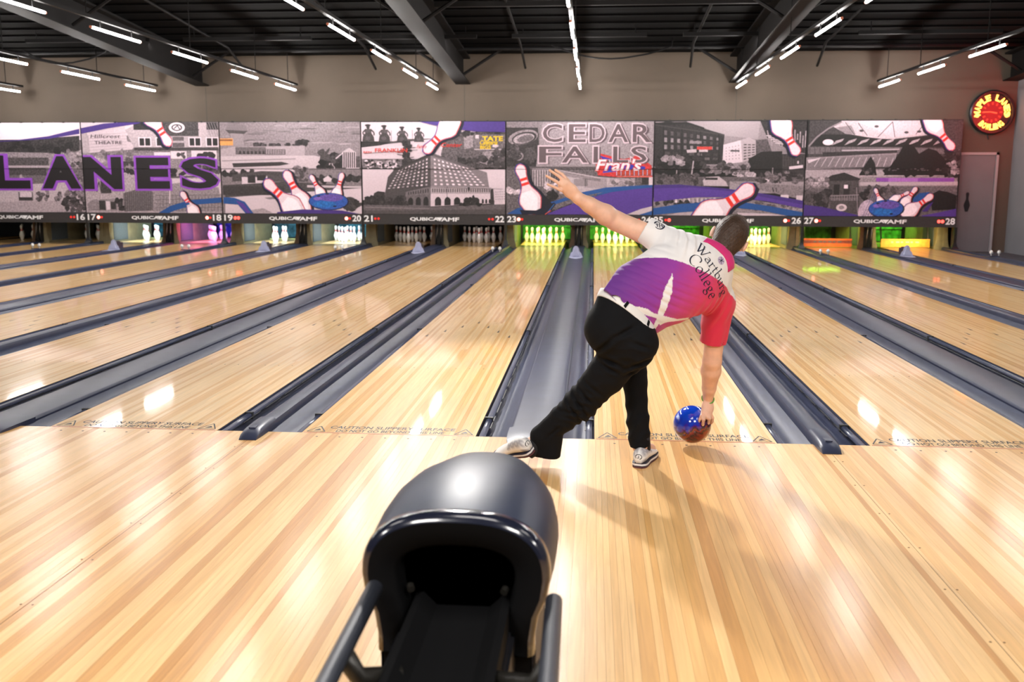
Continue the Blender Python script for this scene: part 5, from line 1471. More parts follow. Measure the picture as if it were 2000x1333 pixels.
# ------------------------------------------------------------------ the ball
bc, br = Vector((.906, -.10, .128)), .1080
def ball_material():
    m, N, Lk, b = new_mat('bowling_ball_swirl')
    tc = N.new('ShaderNodeTexCoord'); n = N.new('ShaderNodeTexNoise'); n.inputs['Scale'].default_value = 11; n.inputs['Detail'].default_value = 4; n.inputs['Distortion'].default_value = 1.6
    Lk.new(tc.outputs['Object'], n.inputs['Vector'])
    sx = N.new('ShaderNodeSeparateXYZ'); Lk.new(tc.outputs['Object'], sx.inputs[0])
    d = N.new('ShaderNodeVectorMath'); d.operation = 'DOT_PRODUCT'; Lk.new(tc.outputs['Object'], d.inputs[0]); d.inputs[1].default_value = (-3.0, -.8, 5.0)
    ad = N.new('ShaderNodeMath'); ad.operation = 'ADD'; Lk.new(d.outputs['Value'], ad.inputs[0]); Lk.new(n.outputs[0], ad.inputs[1])
    rp = N.new('ShaderNodeValToRGB'); e = rp.color_ramp.elements
    e[0].position = .12; e[0].color = (.24, .022, .012, 1); e[1].position = 1; e[1].color = (.006, .06, .62, 1)
    for p, c in ((.30, (.03, .006, .010)), (.42, (.26, .022, .016)), (.52, (.022, .006, .02)), (.62, (.10, .012, .16)), (.74, (.02, .03, .40))):
        q_ = e.new(p); q_.color = (*c, 1)
    Lk.new(ad.outputs[0], rp.inputs[0]); Lk.new(rp.outputs[0], b.inputs['Base Color'])
    b.inputs['Roughness'].default_value = .12; b.inputs['Coat Weight'].default_value = .8; b.inputs['Coat Roughness'].default_value = .02
    return m
bm = bmesh.new(); bmesh.ops.create_uvsphere(bm, u_segments=64, v_segments=40, radius=br)
me = bpy.data.meshes.new('bowling_ball'); bm.to_mesh(me); bm.free(); me.materials.append(ball_material()); me.polygons.foreach_set('use_smooth', [True]*len(me.polygons))
BALL = link('bowling_ball', me); BALL.location = bc; tag(BALL, 'glossy blue, purple and red swirled bowling ball leaving the bowler\'s hand', 'ball')
HOLE = [Vector((.050, -.093, .024)), Vector((.083, -.064, .026))]
q = MB()
for hdir in HOLE:
    n_ = hdir.normalized(); t_ = n_.orthogonal().normalized(); b_ = n_.cross(t_)
    q.add([tuple(n_*(br+.0006)+(t_*math.cos(a)+b_*math.sin(a))*.0145) for a in [2*math.pi*k/14 for k in range(14)]], [tuple(range(14))])
o = q.build('finger_hole', M_['throat']); o.parent = BALL
# ------------------------------------------------------------------ the bowler: signed-distance body, surface by naive surface nets
class SDF:
    def __init__(s, lo, hi, h):
        s.lo = np.array(lo, float); s.h = h; s.n = np.ceil((np.array(hi)-s.lo)/h).astype(int)+1
        s.D = np.full(s.n, 1.0, np.float32)
        s.ax = [s.lo[i]+h*np.arange(s.n[i]) for i in range(3)]
    def sl(s, lo, hi):
        a = np.clip(np.floor((np.array(lo)-s.lo)/s.h).astype(int), 0, s.n); b = np.clip(np.ceil((np.array(hi)-s.lo)/s.h).astype(int)+1, 0, s.n)
        return tuple(slice(x, y) for x, y in zip(a, b))
    def pts(s, sl): return np.meshgrid(s.ax[0][sl[0]], s.ax[1][sl[1]], s.ax[2][sl[2]], indexing='ij', sparse=True)
    def union(s, sl, d, k):
        D = s.D[sl]
        if D.size == 0: return
        if k > 0:
            hh = np.clip(.5+.5*(D-d)/k, 0, 1); s.D[sl] = D*(1-hh)+d*hh-k*hh*(1-hh)
        else: s.D[sl] = np.minimum(D, d)
    def cone(s, a, b, ra, rb, k=.02, flat=None, sub=False):
        a, b = np.array(a, float), np.array(b, float); m = max(ra, rb)*(1 if not flat else max(1, flat[1]))+k+.03
        sl = s.sl(np.minimum(a, b)-m, np.maximum(a, b)+m); X = s.pts(sl)
        ba = b-a; L2 = max(ba@ba, 1e-9); q = [X[i]-a[i] for i in range(3)]
        t = np.clip((q[0]*ba[0]+q[1]*ba[1]+q[2]*ba[2])/L2, 0, 1); q = [q[i]-t*ba[i] for i in range(3)]
        if flat:
            n, f = np.array(flat[0], float), flat[1]; c = (q[0]*n[0]+q[1]*n[1]+q[2]*n[2])*(1/f-1); q = [q[i]+n[i]*c for i in range(3)]
        d = np.sqrt(q[0]**2+q[1]**2+q[2]**2)-(ra+(rb-ra)*t)
        if sub: s.D[sl] = np.maximum(s.D[sl], -d)
        else: s.union(sl, d, k)
    def chain(s, pts, rad, k=.02, flat=None):
        for i in range(len(pts)-1): s.cone(pts[i], pts[i+1], rad[i], rad[i+1], k, flat)
    def ell(s, c, axes, r, k=.01):
        c = np.array(c, float); m = max(r)+k+.03; sl = s.sl(c-m, c+m); X = s.pts(sl); q = [X[i]-c[i] for i in range(3)]; u = 0
        for a, rr in zip(axes, r): u = u+((q[0]*a[0]+q[1]*a[1]+q[2]*a[2])/rr)**2
        s.union(sl, (np.sqrt(u)-1)*min(r), k)
    def cut(s, p, n):
        """keep the side the normal n points away from"""
        X = s.pts((slice(None),)*3); s.D = np.maximum(s.D, sum((X[i]-p[i])*n[i] for i in range(3)).astype(np.float32))
    def field(s, fn):
        X = s.pts((slice(None),)*3); near = np.abs(s.D) < .05; idx = np.nonzero(near)
        P = np.stack([s.ax[i][idx[i]] for i in range(3)], 1); s.D[idx] += fn(P).astype(np.float32)
    def mesh(s, name, mats, parent, smooth=2):
        D = s.D; ins = D < 0; n = D.shape
        c = [ins[i:n[0]-1+i, j:n[1]-1+j, k:n[2]-1+k] for i in (0, 1) for j in (0, 1) for k in (0, 1)]
        al = c[0].copy(); an = c[0].copy()
        for q in c[1:]: al &= q; an |= q
        act = an & ~al; I = np.argwhere(act); V = np.zeros((len(I), 3)); cnt = np.zeros(len(I))
        cor = [np.array((i, j, k)) for i in (0, 1) for j in (0, 1) for k in (0, 1)]
        val = [D[I[:, 0]+o[0], I[:, 1]+o[1], I[:, 2]+o[2]] for o in cor]
        for a in range(8):
            for b in range(a+1, 8):
                if np.abs(cor[a]-cor[b]).sum() != 1: continue
                m = (val[a] < 0) != (val[b] < 0); t = val[a][m]/(val[a][m]-val[b][m])
                V[m] += cor[a]+(cor[b]-cor[a])*t[:, None]; cnt[m] += 1
        V = (V/cnt[:, None]+I)*s.h+s.lo
        id_ = np.full(act.shape, -1, np.int32); id_[tuple(I.T)] = np.arange(len(I)); F = []
        for ax in range(3):
            o = [0, 0, 0]; o[ax] = 1; A = ins[tuple(slice(0, n[i]-o[i]) for i in range(3))]; B = ins[tuple(slice(o[i], n[i]) for i in range(3))]
            E = np.argwhere(A != B); u, v = (ax+1) % 3, (ax+2) % 3
            E = E[(E[:, u] > 0) & (E[:, v] > 0) & (E[:, u] < n[u]-1) & (E[:, v] < n[v]-1)]
            def at(du, dv):
                q = E.copy(); q[:, u] -= du; q[:, v] -= dv; return id_[q[:, 0], q[:, 1], q[:, 2]]
            Q = np.stack([at(0, 0), at(1, 0), at(1, 1), at(0, 1)], 1); fl = ~A[E[:, 0], E[:, 1], E[:, 2]]; Q[fl] = Q[fl][:, ::-1]; F.append(Q)
        F = np.concatenate(F); F = F[(F >= 0).all(1)]
        for _ in range(smooth):
            S = np.zeros_like(V); C = np.zeros(len(V))
            for i in range(4):
                a, b = F[:, i], F[:, (i+1) % 4]; np.add.at(S, a, V[b]); np.add.at(C, a, 1); np.add.at(S, b, V[a]); np.add.at(C, b, 1)
            V = V*.5+.5*S/np.maximum(C, 1)[:, None]
        me = bpy.data.meshes.new(name); me.from_pydata(V.tolist(), [], F[:, ::-1].tolist() if False else F.tolist()); me.update()
        for m in (mats if isinstance(mats, (list, tuple)) else [mats]): me.materials.append(m)
        bm = bmesh.new(); bm.from_mesh(me); bmesh.ops.recalc_face_normals(bm, faces=bm.faces); bm.to_mesh(me); bm.free()
        me.polygons.foreach_set('use_smooth', [True]*len(me.polygons))
        return link(name, me, parent)
def A3(*p): return np.array(p, float)
def nrm(v): return v/np.linalg.norm(v)
J = dict(pelvis=A3(.469, -.72, .773), neck=A3(.983, -.41, 1.097), shL=A3(.733, -.46, 1.168), shR=A3(.997, -.36, .865), elL=A3(.443, -.42, 1.292), wrL=A3(.245, -.52, 1.412),
         elR=A3(.983, -.28, .532), wrR=A3(.986, -.125, .281), head=A3(1.040, -.37, 1.206), hipL=A3(.408, -.69, .768), hipR=A3(.537, -.73, .693), knL=A3(.548, -.38, .585), anL=A3(.592, -.49, .099), knR=A3(.271, -.62, .352), anR=A3(.020, -.55, .112))
ta = nrm(J['neck']-J['pelvis']); tw = J['shR']-J['shL']; tw = nrm(tw-ta*(tw@ta)); tn = np.cross(tw, ta); tn = -tn if tn[1] > 0 else tn   # trunk axes: along, across, out of the back
def T(w, a, n=0): return J['neck']+tw*w+ta*a+tn*n
uh = nrm(A3(.45, .16, .88)); fh = A3(.12, .95, -.28); fh = nrm(fh-uh*(fh@uh)); rh = np.cross(fh, uh)
skin = mat('skin', (.78, .475, .345), .45, 0, .4, var=.07, vscale=30, bump=.05, bscale=260)
skin.node_tree.nodes['Principled BSDF'].inputs['Subsurface Weight'].default_value = .12
skin.node_tree.nodes['Principled BSDF'].inputs['Subsurface Radius'].default_value = (.02, .008, .004)
HD = J['head']
def H(r, f, u): return HD+rh*r+fh*f+uh*u
B = SDF((-.25, -.86, -.02), (1.24, .02, 1.62), .0048)
B.chain([J['pelvis'], T(-.05, -.45), T(-.03, -.2), T(0, -.06)], [.12, .115, .13, .07], .05, (tn, .6))
B.chain([J['shL'], T(0, -.04), J['shR']], [.055, .06, .055], .04)
B.chain([J['hipL'], J['knL'], J['anL']], [.07, .05, .038], .02); B.chain([J['hipR'], J['knR'], J['anR']], [.07, .05, .038], .02)
B.chain([J['anL'], A3(.66, -.34, .045)], [.036, .028], .02); B.chain([J['anR'], A3(-.10, -.49, .05)], [.034, .026], .02)
B.chain([T(0, -.05), H(0, -.02, -.075)], [.066, .060], .03)
B.ell(H(0, -.012, .012), (rh, fh, uh), (.074, .094, .100), .02); B.ell(H(0, .045, -.055), (rh, fh, uh), (.054, .055, .062), .03); B.ell(H(0, .07, -.098), (rh, fh, uh), (.026, .024, .018), .02)
B.cone(H(0, .095, -.005), H(0, .118, -.042), .009, .014, .012); B.ell(H(.033, .087, .018), (rh, fh, uh), (.028, .012, .008), .012); B.ell(H(-.033, .087, .018), (rh, fh, uh), (.028, .012, .008), .012)
B.ell(H(0, .098, -.070), (rh, fh, uh), (.024, .010, .006), .006); B.ell(H(0, .096, -.080), (rh, fh, uh), (.021, .010, .006), .006)
for sx in (-1, 1):
    B.ell(H(sx*.080, -.004, -.012), (nrm(rh*1+fh*.0-sx*fh*.45*sx*0-fh*.5*1.0*0), fh, uh), (.009, .018, .032), .004)
    B.ell(H(sx*.094, -.016, -.010), (rh, fh, uh), (.010, .017, .031), .004)
sd = lambda a, b, t: J[a]+(J[b]-J[a])*t
B.chain([J['shL'], J['elL']], [.062, .052], .02); B.chain([J['elL'], sd('elL', 'wrL', .28), sd('elL', 'wrL', .7), J['wrL']], [.050, .053, .040, .031], .015)
B.chain([J['shR'], J['elR']], [.058, .050], .02); B.chain([J['elR'], sd('elR', 'wrR', .25), sd('elR', 'wrR', .7), J['wrR']], [.050, .054, .038, .029], .015)
# left hand: back of the hand towards the room, fingers spread, thumb forward
B.chain([J['wrL'], A3(.207, -.532, 1.448), A3(.176, -.543, 1.476)], [.030, .036, .036], .012, (nrm(A3(.25, 1, .1)), .50))
for root_, mid, tip, r in ((A3(.197, -.530, 1.497), A3(.163, -.518, 1.533), A3(.127, -.512, 1.554), .0080), (A3(.182, -.540, 1.492), A3(.143, -.548, 1.525), A3(.100, -.556, 1.552), .0084),
                           (A3(.166, -.550, 1.474), A3(.126, -.560, 1.501), A3(.083, -.566, 1.524), .0081), (A3(.160, -.556, 1.450), A3(.127, -.568, 1.467), A3(.091, -.576, 1.482), .0074)):
    B.chain([root_, mid, tip], [r*1.15, r, r*.85], .003)
B.chain([A3(.226, -.512, 1.440), A3(.208, -.488, 1.470), A3(.190, -.470, 1.494), A3(.176, -.462, 1.508)], [.016, .0125, .011, .009], .008)
# right hand: middle and ring fingers still in the ball, thumb out, index and little finger along its side
bq = np.array(bc)
B.chain([J['wrR'], A3(.984, -.150, .243), A3(.975, -.172, .208)], [.028, .036, .034], .012, (nrm(A3(.35, -.75, .45)), .5))
for pts_, r in (((A3(.966, -.180, .208), bq+A3(.050, -.113, .055), bq+A3(.049, -.093, .022), bq+A3(.040, -.078, .014)), .0092), ((A3(.985, -.172, .205), bq+A3(.086, -.090, .058), bq+A3(.083, -.066, .025), bq+A3(.070, -.052, .016)), .0095),
                ((A3(.952, -.182, .215), A3(.944, -.203, .200), A3(.936, -.198, .180), A3(.934, -.194, .168)), .0084), ((A3(1.000, -.158, .208), A3(1.012, -.158, .182), A3(1.012, -.146, .158), A3(1.008, -.138, .145)), .0088)):
    B.chain(list(pts_), [r*1.12, r*1.03, r, r*.85], .004)
B.chain([A3(1.000, -.128, .250), A3(1.012, -.098, .225), A3(1.006, -.076, .206), A3(.996, -.064, .196)], [.016, .0125, .011, .009], .008)
PERSON = B.mesh('person', skin, None, 1)
tag(PERSON, 'bowler in a white and purple shirt lunging with one arm flung out', 'person')

# ---- shirt
S = SDF((.28, -.82, .52), (1.22, -.08, 1.42), .0042)
S.chain([T(-.075, -.66), T(-.07, -.50), T(-.045, -.34), T(-.01, -.17), T(0, -.075)], [.176, .178, .196, .198, .115], .05, (tn, .66))
S.cone(T(.035, -.50, -.05), T(.07, -.56, -.05), .10, .085, .05)
S.chain([J['shL']-ta*.01, T(0, -.04), J['shR']-ta*.01], [.074, .066, .076], .07)
slL, slR = A3(.590, -.44, 1.250), A3(.983, -.305, .640); dL, dR = nrm(slL-J['shL']), nrm(slR-J['shR'])
S.chain([J['shL'], slL+dL*.02], [.082, .071], .05); S.chain([J['shR'], slR+dR*.02], [.084, .069], .05)
def folds(P):
    q = P-J['neck']; w, a, n = q@tw, q@ta, q@tn
    m = np.clip((-a-.20)/.20, 0, 1)*np.clip((n+.03)/.06, 0, 1)
    c = w*.62-a*.78; l = w*.78+a*.62
    fo = .5+.5*np.sin(c*150+2.2*np.sin(l*9+1)+1.3*np.sin(c*23)); d = .0105*(fo**2.2-.35)*m*(.6+.4*np.sin(l*13+c*17))
    m2 = np.exp(-((w+.20)**2+(a+.16)**2)/.006); d += .007*np.sin(l*120+w*40)*m2
    m3 = np.exp(-((w-.22)**2+(a+.20)**2)/.010); d += .007*np.sin((w+a)*95+1)*m3
    sl_ = np.clip((w-.27)/.1, 0, 1); d += .0022*np.sin(w*60+a*110)*sl_
    return d+.0012*np.sin(w*70+n*30)*np.sin(a*64)
S.field(folds)
hem_n = nrm(-ta+tw*.385)
X_ = S.pts((slice(None),)*3); w_f = sum((X_[i]-J['neck'][i])*tw[i] for i in range(3)); a_f = sum((X_[i]-J['neck'][i])*ta[i] for i in range(3))
HEMPTS = [(-.248, -.690), (-.175, -.680), (-.103, -.668), (-.012, -.622), (.037, -.600), (.095, -.585), (.13, -.56)]
HEMC = [(-.6, -.80)]+HEMPTS+[(.5, -.42)]
S.D = np.maximum(S.D, ((np.interp(w_f, [h[0] for h in HEMC], [h[1] for h in HEMC])-a_f)*.9).astype(np.float32)); S.cut(slL, dL); S.cut(slR, dR)
S.cone(slL-dL*.02, slL+dL*.06, .0655, .0655, 0, sub=True); S.cone(slR-dR*.02, slR+dR*.06, .064, .064, 0, sub=True)
S.cone(T(-.075, -.74), T(-.07, -.665), .150, .148, 0, (tn, .68), sub=True)
shirt = S.mesh('shirt', vcol_mat('shirt_cloth', .75, False, .25, sheen=.2), PERSON, 1)
BORD = [(-.60, -.80), (-.317, -.67), (-.278, -.495), (-.242, -.408), (-.197, -.332), (-.131, -.268), (-.023, -.187), (.087, -.108), (.126, -.083), (.205, -.042), (.6, .12)]
STR = [[(-.12, -.35), (-.042, -.404), (.008, -.454), (.054, -.502), (.098, -.556), (.115, -.60), (.103, -.60), (.042, -.536), (-.01, -.498), (-.074, -.433)],
       [(-.115, -.655), (-.067, -.593), (-.038, -.563), (0, -.541), (.051, -.486), (.111, -.418), (.147, -.344), (.16, -.34), (.134, -.396), (.093, -.477), (.085, -.52), (.034, -.534), (-.011, -.579), (-.058, -.626), (-.085, -.66)]]
def inside(px, py, poly):
    r = np.zeros(len(px), bool); n = len(poly)
    for i in range(n):
        (x1, y1), (x2, y2) = poly[i], poly[(i+1) % n]
        m = ((y1 > py) != (y2 > py)) & (px < (x2-x1)*(py-y1)/((y2-y1) or 1e-9)+x1); r ^= m
    return r
V = np.array([v.co for v in shirt.data.vertices])-J['neck']; vw, va, vn = V@tw, V@ta, V@tn
g = ((vw+.245)*.88+(va+.548)*.47)/.595
stops = [(-.2, (92, 40, 132)), (0, (100, 38, 132)), (.33, (142, 46, 152)), (.55, (186, 52, 134)), (.74, (210, 48, 98)), (.95, (214, 38, 76)), (2, (208, 34, 70))]
Ccol = np.stack([np.interp(g, [s[0] for s in stops], [lin(s[1][c]) for s in stops]) for c in range(3)], 1)
sleeveR = (vw > .24) & (va < -.02); white = A3(.80, .78, .785)
back = vn > -.04
wm = (va > np.interp(vw, [b[0] for b in BORD], [b[1] for b in BORD])) & ~sleeveR
for st in STR: wm |= inside(vw, va, st) & back
Ccol[wm] = white
at = shirt.data.color_attributes.new('Col', 'FLOAT_COLOR', 'POINT'); at.data.foreach_set('color', np.concatenate([Ccol, np.ones((len(Ccol), 1))], 1).ravel())
# ---- trousers, belt
P_ = SDF((-.14, -.94, .0), (.82, -.22, 1.02), .0055)
P_.chain([T(-.075, -.60), J['pelvis']+tn*.0], [.160, .168], .05, (tn, .72))
P_.cone(A3(.425, -.74, .765), A3(.44, -.72, .73), .128, .115, .05); P_.cone(A3(.535, -.75, .70), A3(.53, -.73, .67), .118, .105, .05)
P_.chain([J['hipL'], J['knL']], [.112, .088], .04); P_.cone(A3(.55, -.46, .60), A3(.605, -.42, .612), .080, .060, .03)
P_.chain([J['knL'], sd('knL', 'anL', .3), sd('knL', 'anL', .75), A3(.594, -.478, .085)], [.076, .064, .057, .058], .02)
P_.chain([J['hipR'], sd('hipR', 'knR', .5), J['knR']], [.112, .094, .084], .04)
P_.chain([J['knR'], sd('knR', 'anR', .35), sd('knR', 'anR', .8)], [.080, .066, .060], .03)
P_.cone(sd('knR', 'anR', .55), A3(.080, -.565, .080), .055, .046, .02); P_.cone(A3(.135, -.58, .15), A3(.126, -.575, .062), .045, .046, .03); P_.cone(sd('knR', 'anR', .8), A3(.050, -.56, .085), .056, .042, .02)
CREASE = [((0.346, 0.655), (0.435, 0.744), 0.016, 0.012), ((0.425, 0.737), (0.548, 0.8), 0.013, 0.012), ((0.369, 0.63), (0.497, 0.583), 0.014, 0.011), ((0.489, 0.575), (0.636, 0.635), 0.014, 0.011), ((0.359, 0.606), (0.478, 0.537), 0.01, 0.009), ((0.48, 0.526), (0.571, 0.583), 0.01, 0.009), ((0.215, 0.441), (0.317, 0.294), 0.014, 0.009), ((0.186, 0.398), (0.291, 0.256), 0.012, 0.009), ((0.252, 0.465), (0.343, 0.359), 0.012, 0.009), ((0.157, 0.324), (0.274, 0.313), 0.012, 0.009), ((0.288, 0.497), (0.383, 0.424), 0.008, 0.01), ((0.516, 0.722), (0.619, 0.682), 0.01, 0.011), ((0.096, 0.165), (0.182, 0.25), 0.007, 0.008)]
def pfolds(P):
    d = np.zeros(len(P))
    for (c, ax, r, am, fr) in ((J['knR'], J['anR']-J['knR'], .13, .0075, 125), (sd('hipR', 'knR', .12), J['knR']-J['hipR'], .13, .006, 95), (J['knL'], J['anL']-J['knL'], .14, .005, 80), (sd('knL', 'anL', .8), J['anL']-J['knL'], .16, .0035, 70), (sd('hipR', 'knR', .6), J['knR']-J['hipR'], .12, .003, 60)):
        q = P-c; ax = nrm(ax); t = q@ax; o = nrm(np.cross(ax, A3(.3, 1, .1))); s = q@o
        d += 1.5*am*(np.abs(np.sin(.5*fr*t+9*s+1.5*np.sin(s*30)))-.6)*2*np.exp(-(q**2).sum(1)/(r*r*.7))
    for p0, p1, dp, wd in CREASE:
        p0, p1 = np.array(p0), np.array(p1); ab = p1-p0; q = P[:, [0, 2]]-p0; t = np.clip(q@ab/(ab@ab), 0, 1); r_ = np.hypot(*(q-t[:, None]*ab).T)
        d += dp*(np.exp(-(r_/wd)**2)-.5*np.exp(-((r_-1.9*wd)/wd)**2))*np.sin(np.pi*np.clip(t, .08, .92))
    return d+.0012*np.sin(P[:, 0]*60)*np.sin(P[:, 2]*55+P[:, 1]*20)
P_.field(pfolds)
P_.cut(T(-.229, -.672), -hem_n); P_.cut(A3(.594, -.478, .062), A3(0, .1, -1)); P_.cut(A3(.09, -.57, .030), nrm(A3(.12, .1, -1)))
trous = P_.mesh('trousers', mat('black_trouser_cloth', (.0032, .0034, .0046), .85, 0, .2, bump=.15, bscale=700), PERSON, 1)
Bt = SDF((.24, -.92, .62), (.78, -.48, 1.04), .0042)
Bt.chain([T(-.075, -.60), J['pelvis']], [.164, .172], .05, (tn, .72)); Bt.cone(A3(.425, -.74, .765), A3(.44, -.72, .73), .131, .118, .05); Bt.cone(A3(.535, -.75, .70), A3(.53, -.73, .67), .121, .108, .05)
Bt.cut(T(-.229, -.668), -hem_n); Bt.cut(T(-.229, -.716), hem_n)
belt = Bt.mesh('belt', mat('white_belt', (.74, .73, .72), .5), PERSON, 1)
def bvh_of(o):
    me = o.data; return BVHTree.FromPolygons([v.co[:] for v in me.vertices], [tuple(p.vertices) for p in me.polygons])
bb = bvh_of(belt); bt_ = nrm(tw+ta*.385)
for w_ in (-.215, -.115, .025, .105):
    q = MB(); ok = True; ring = []
    for j in range(5):
        a_ = -.662+.385*(w_+.229)-.060*j/4
        pr = []
        for dw in (-.007, .007):
            hit = bb.ray_cast(Vector(T(w_+dw+(.02*(j-2)/4), a_, .4)), Vector(-tn), 1)
            pr.append(hit[0])
        if pr[0] is None or pr[1] is None: continue
        e = .004 if 0 < j < 4 else .001
        ring.append([tuple(pr[0]+Vector(tn)*e), tuple(pr[1]+Vector(tn)*e), tuple(pr[1]-Vector(tn)*.004), tuple(pr[0]-Vector(tn)*.004)])
    if len(ring) > 1: q.loft(ring); q.build('belt_loop', trous.data.materials[0], trous)

# ---- lettering on the shirt: broad-nib strokes draped on the back
def nib(paths, ang=R(35), wd=.105, thin=.032):
    """strokes of a flat pen: each path swept by the nib, plus a thin round core"""
    out = []; n = (math.cos(ang)*wd/2, math.sin(ang)*wd/2)
    for p in paths:
        for a, b in zip(p, p[1:]):
            d = math.hypot(b[0]-a[0], b[1]-a[1]) or 1; t = (-(b[1]-a[1])/d*thin/2, (b[0]-a[0])/d*thin/2)
            cr = abs((b[0]-a[0])*n[1]-(b[1]-a[1])*n[0])/d
            m = n if cr > thin/2 else t
            out.append([(a[0]-m[0], a[1]-m[1]), (b[0]-m[0], b[1]-m[1]), (b[0]+m[0], b[1]+m[1]), (a[0]+m[0], a[1]+m[1])])
    return out
def arcp(cx, cy, rx, ry, a0, a1, n=12): return [(cx+rx*math.cos(R(a0+(a1-a0)*k/n)), cy+ry*math.sin(R(a0+(a1-a0)*k/n))) for k in range(n+1)]
XH = .52
GL = {'W': (1.02, [[(.02, .92), (.30, .02), (.50, .80)], [(.36, .92), (.64, .02), (.98, .92)], [(-.06, .93), (.14, .93)], [(.26, .93), (.46, .93)], [(.88, .93), (1.06, .93)]]),
      'a': (.52, [arcp(.22, .36, .18, .16, 150, 0, 8)+[(.40, .10), (.46, .02), (.52, .04)], arcp(.22, .16, .19, .15, 60, 360, 14)]),
      'r': (.42, [[(.04, XH), (.12, .48), (.12, 0)], [(.02, .01), (.24, .01)], arcp(.30, .30, .18, .20, 180, 50, 8)]),
      't': (.38, [[(.16, .72), (.16, .12)]+arcp(.26, .12, .10, .11, 180, 320, 6), [(.02, XH), (.34, XH)]]),
      'b': (.58, [[(0, .98), (.10, .94), (.10, .04)], arcp(.30, .25, .21, .25, 150, -150, 18)]),
      'u': (.58, [[(.0, XH), (.09, .48), (.09, .18)]+arcp(.24, .17, .15, .16, 180, 330, 8)+[(.43, .2)], [(.36, XH), (.44, .48), (.44, .08), (.52, .02)]]),
      'g': (.54, [arcp(.23, .34, .17, .17, 0, 360, 18), [(.38, .46), (.52, .50)], [(.12, .19), (.08, .10), (.2, .04), (.38, .02), (.46, -.10)], arcp(.24, -.13, .22, .13, 30, -300, 18)]),
      'C': (.86, [arcp(.45, .46, .42, .47, 48, 318, 24), [(.73, .80), (.76, .62)]]),
      'o': (.56, [arcp(.27, .26, .24, .26, 0, 360, 20)]),
      'l': (.26, [[(.0, .98), (.10, .94), (.10, .01)], [(.0, .01), (.22, .01)]]),
      'e': (.50, [[(.07, .27), (.43, .30)]+arcp(.26, .27, .20, .25, 8, 320, 18)])}
sb = bvh_of(shirt)
def drape(mb, quads, org, du, dv, lift=.0018, sub=2):
    for qd in quads:
        G = []
        for i in range(sub+1):
            for j in range(2):
                a = (qd[0][0]+(qd[1][0]-qd[0][0])*i/sub, qd[0][1]+(qd[1][1]-qd[0][1])*i/sub); b = (qd[3][0]+(qd[2][0]-qd[3][0])*i/sub, qd[3][1]+(qd[2][1]-qd[3][1])*i/sub)
                p = a if j == 0 else b; w, s_ = org[0]+du[0]*p[0]+dv[0]*p[1], org[1]+du[1]*p[0]+dv[1]*p[1]
                h = sb.ray_cast(Vector(T(w, s_, .5)), Vector(-tn), 1.2)
                if h[0] is None: break
                G.append(tuple(h[0]+Vector(tn)*lift))
        if len(G) == 2*(sub+1): mb.add(G, [(2*i, 2*i+1, 2*i+3, 2*i+2) for i in range(sub)])
def word(s, w0, a0, w1, a1, size):
    adv = [GL[c][0]+.07 for c in s]; tot = sum(adv); du = ((w1-w0)/tot, (a1-a0)/tot); q = MB(); x = 0
    for c, ad in zip(s, adv):
        org = (w0+du[0]*x, a0+du[1]*x); drape(q, nib(GL[c][1]), org, du, (0, size)); x += ad
    return q
COLL = [(-.150, -.088, -.150, -.050), (-.132, -.069, -.128, -.030), (-.102, -.054, -.095, -.008), (-.07, -.041, -.062, .010), (-.035, -.032, -.030, .020), (-.001, -.031, 0, .022), (.03, -.038, .03, .014), (.055, -.05, .058, -.005)]
q = MB(); rings = []
for w0, a0, w1, a1 in COLL:
    rg = []
    for t_ in (0, .25, .5, .75, 1):
        w_, a_ = w0+(w1-w0)*t_, a0+(a1-a0)*t_; h = sb.ray_cast(Vector(T(w_, a_, .5)), Vector(-tn), 1.2)
        P0 = h[0] if h[0] is not None else Vector(T(w_, a_, .05))
        rg.append(Vector(P0)+Vector(tn)*(.004+.010*t_)+Vector(ta)*.006*t_)
    rings.append([tuple(p) for p in rg]+[tuple(p-Vector(tn)*.004) for p in reversed(rg)])
q.loft(rings); o = q.build('collar', mat('collar_pink', (.60, .015, .17), .7, sheen=.2), shirt, smooth=True)
navy = mat('navy_lettering', (.010, .012, .035), .7)
word('Wartburg', -.150, -.164, .156, -.136, .064).build('shirt_lettering', navy, shirt)
word('College', -.132, -.236, .122, -.224, .070).build('shirt_lettering', navy, shirt)
def disc(w, a, r, n=18): return [[(w, a), (w+r*math.cos(2*math.pi*k/n), a+r*math.sin(2*math.pi*k/n)), (w+r*math.cos(2*math.pi*(k+1)/n), a+r*math.sin(2*math.pi*(k+1)/n)), (w, a)] for k in range(n)]
q = MB(); drape(q, disc(-.022, -.062, .022), (0, 0), (1, 0), (0, 1), .0015, 1); q.build('shirt_roundel', mat('lavender_roundel', (.50, .42, .58), .7), shirt, fix=False)
q = MB(); drape(q, nib([[(-.036, -.050), (-.008, -.074)], [(-.008, -.050), (-.036, -.074)], [(-.022, -.046), (-.022, -.078)]], 0, .003, .003), (0, 0), (1, 0), (0, 1), .0026, 1); q.build('shirt_emblem', navy, shirt, fix=False)
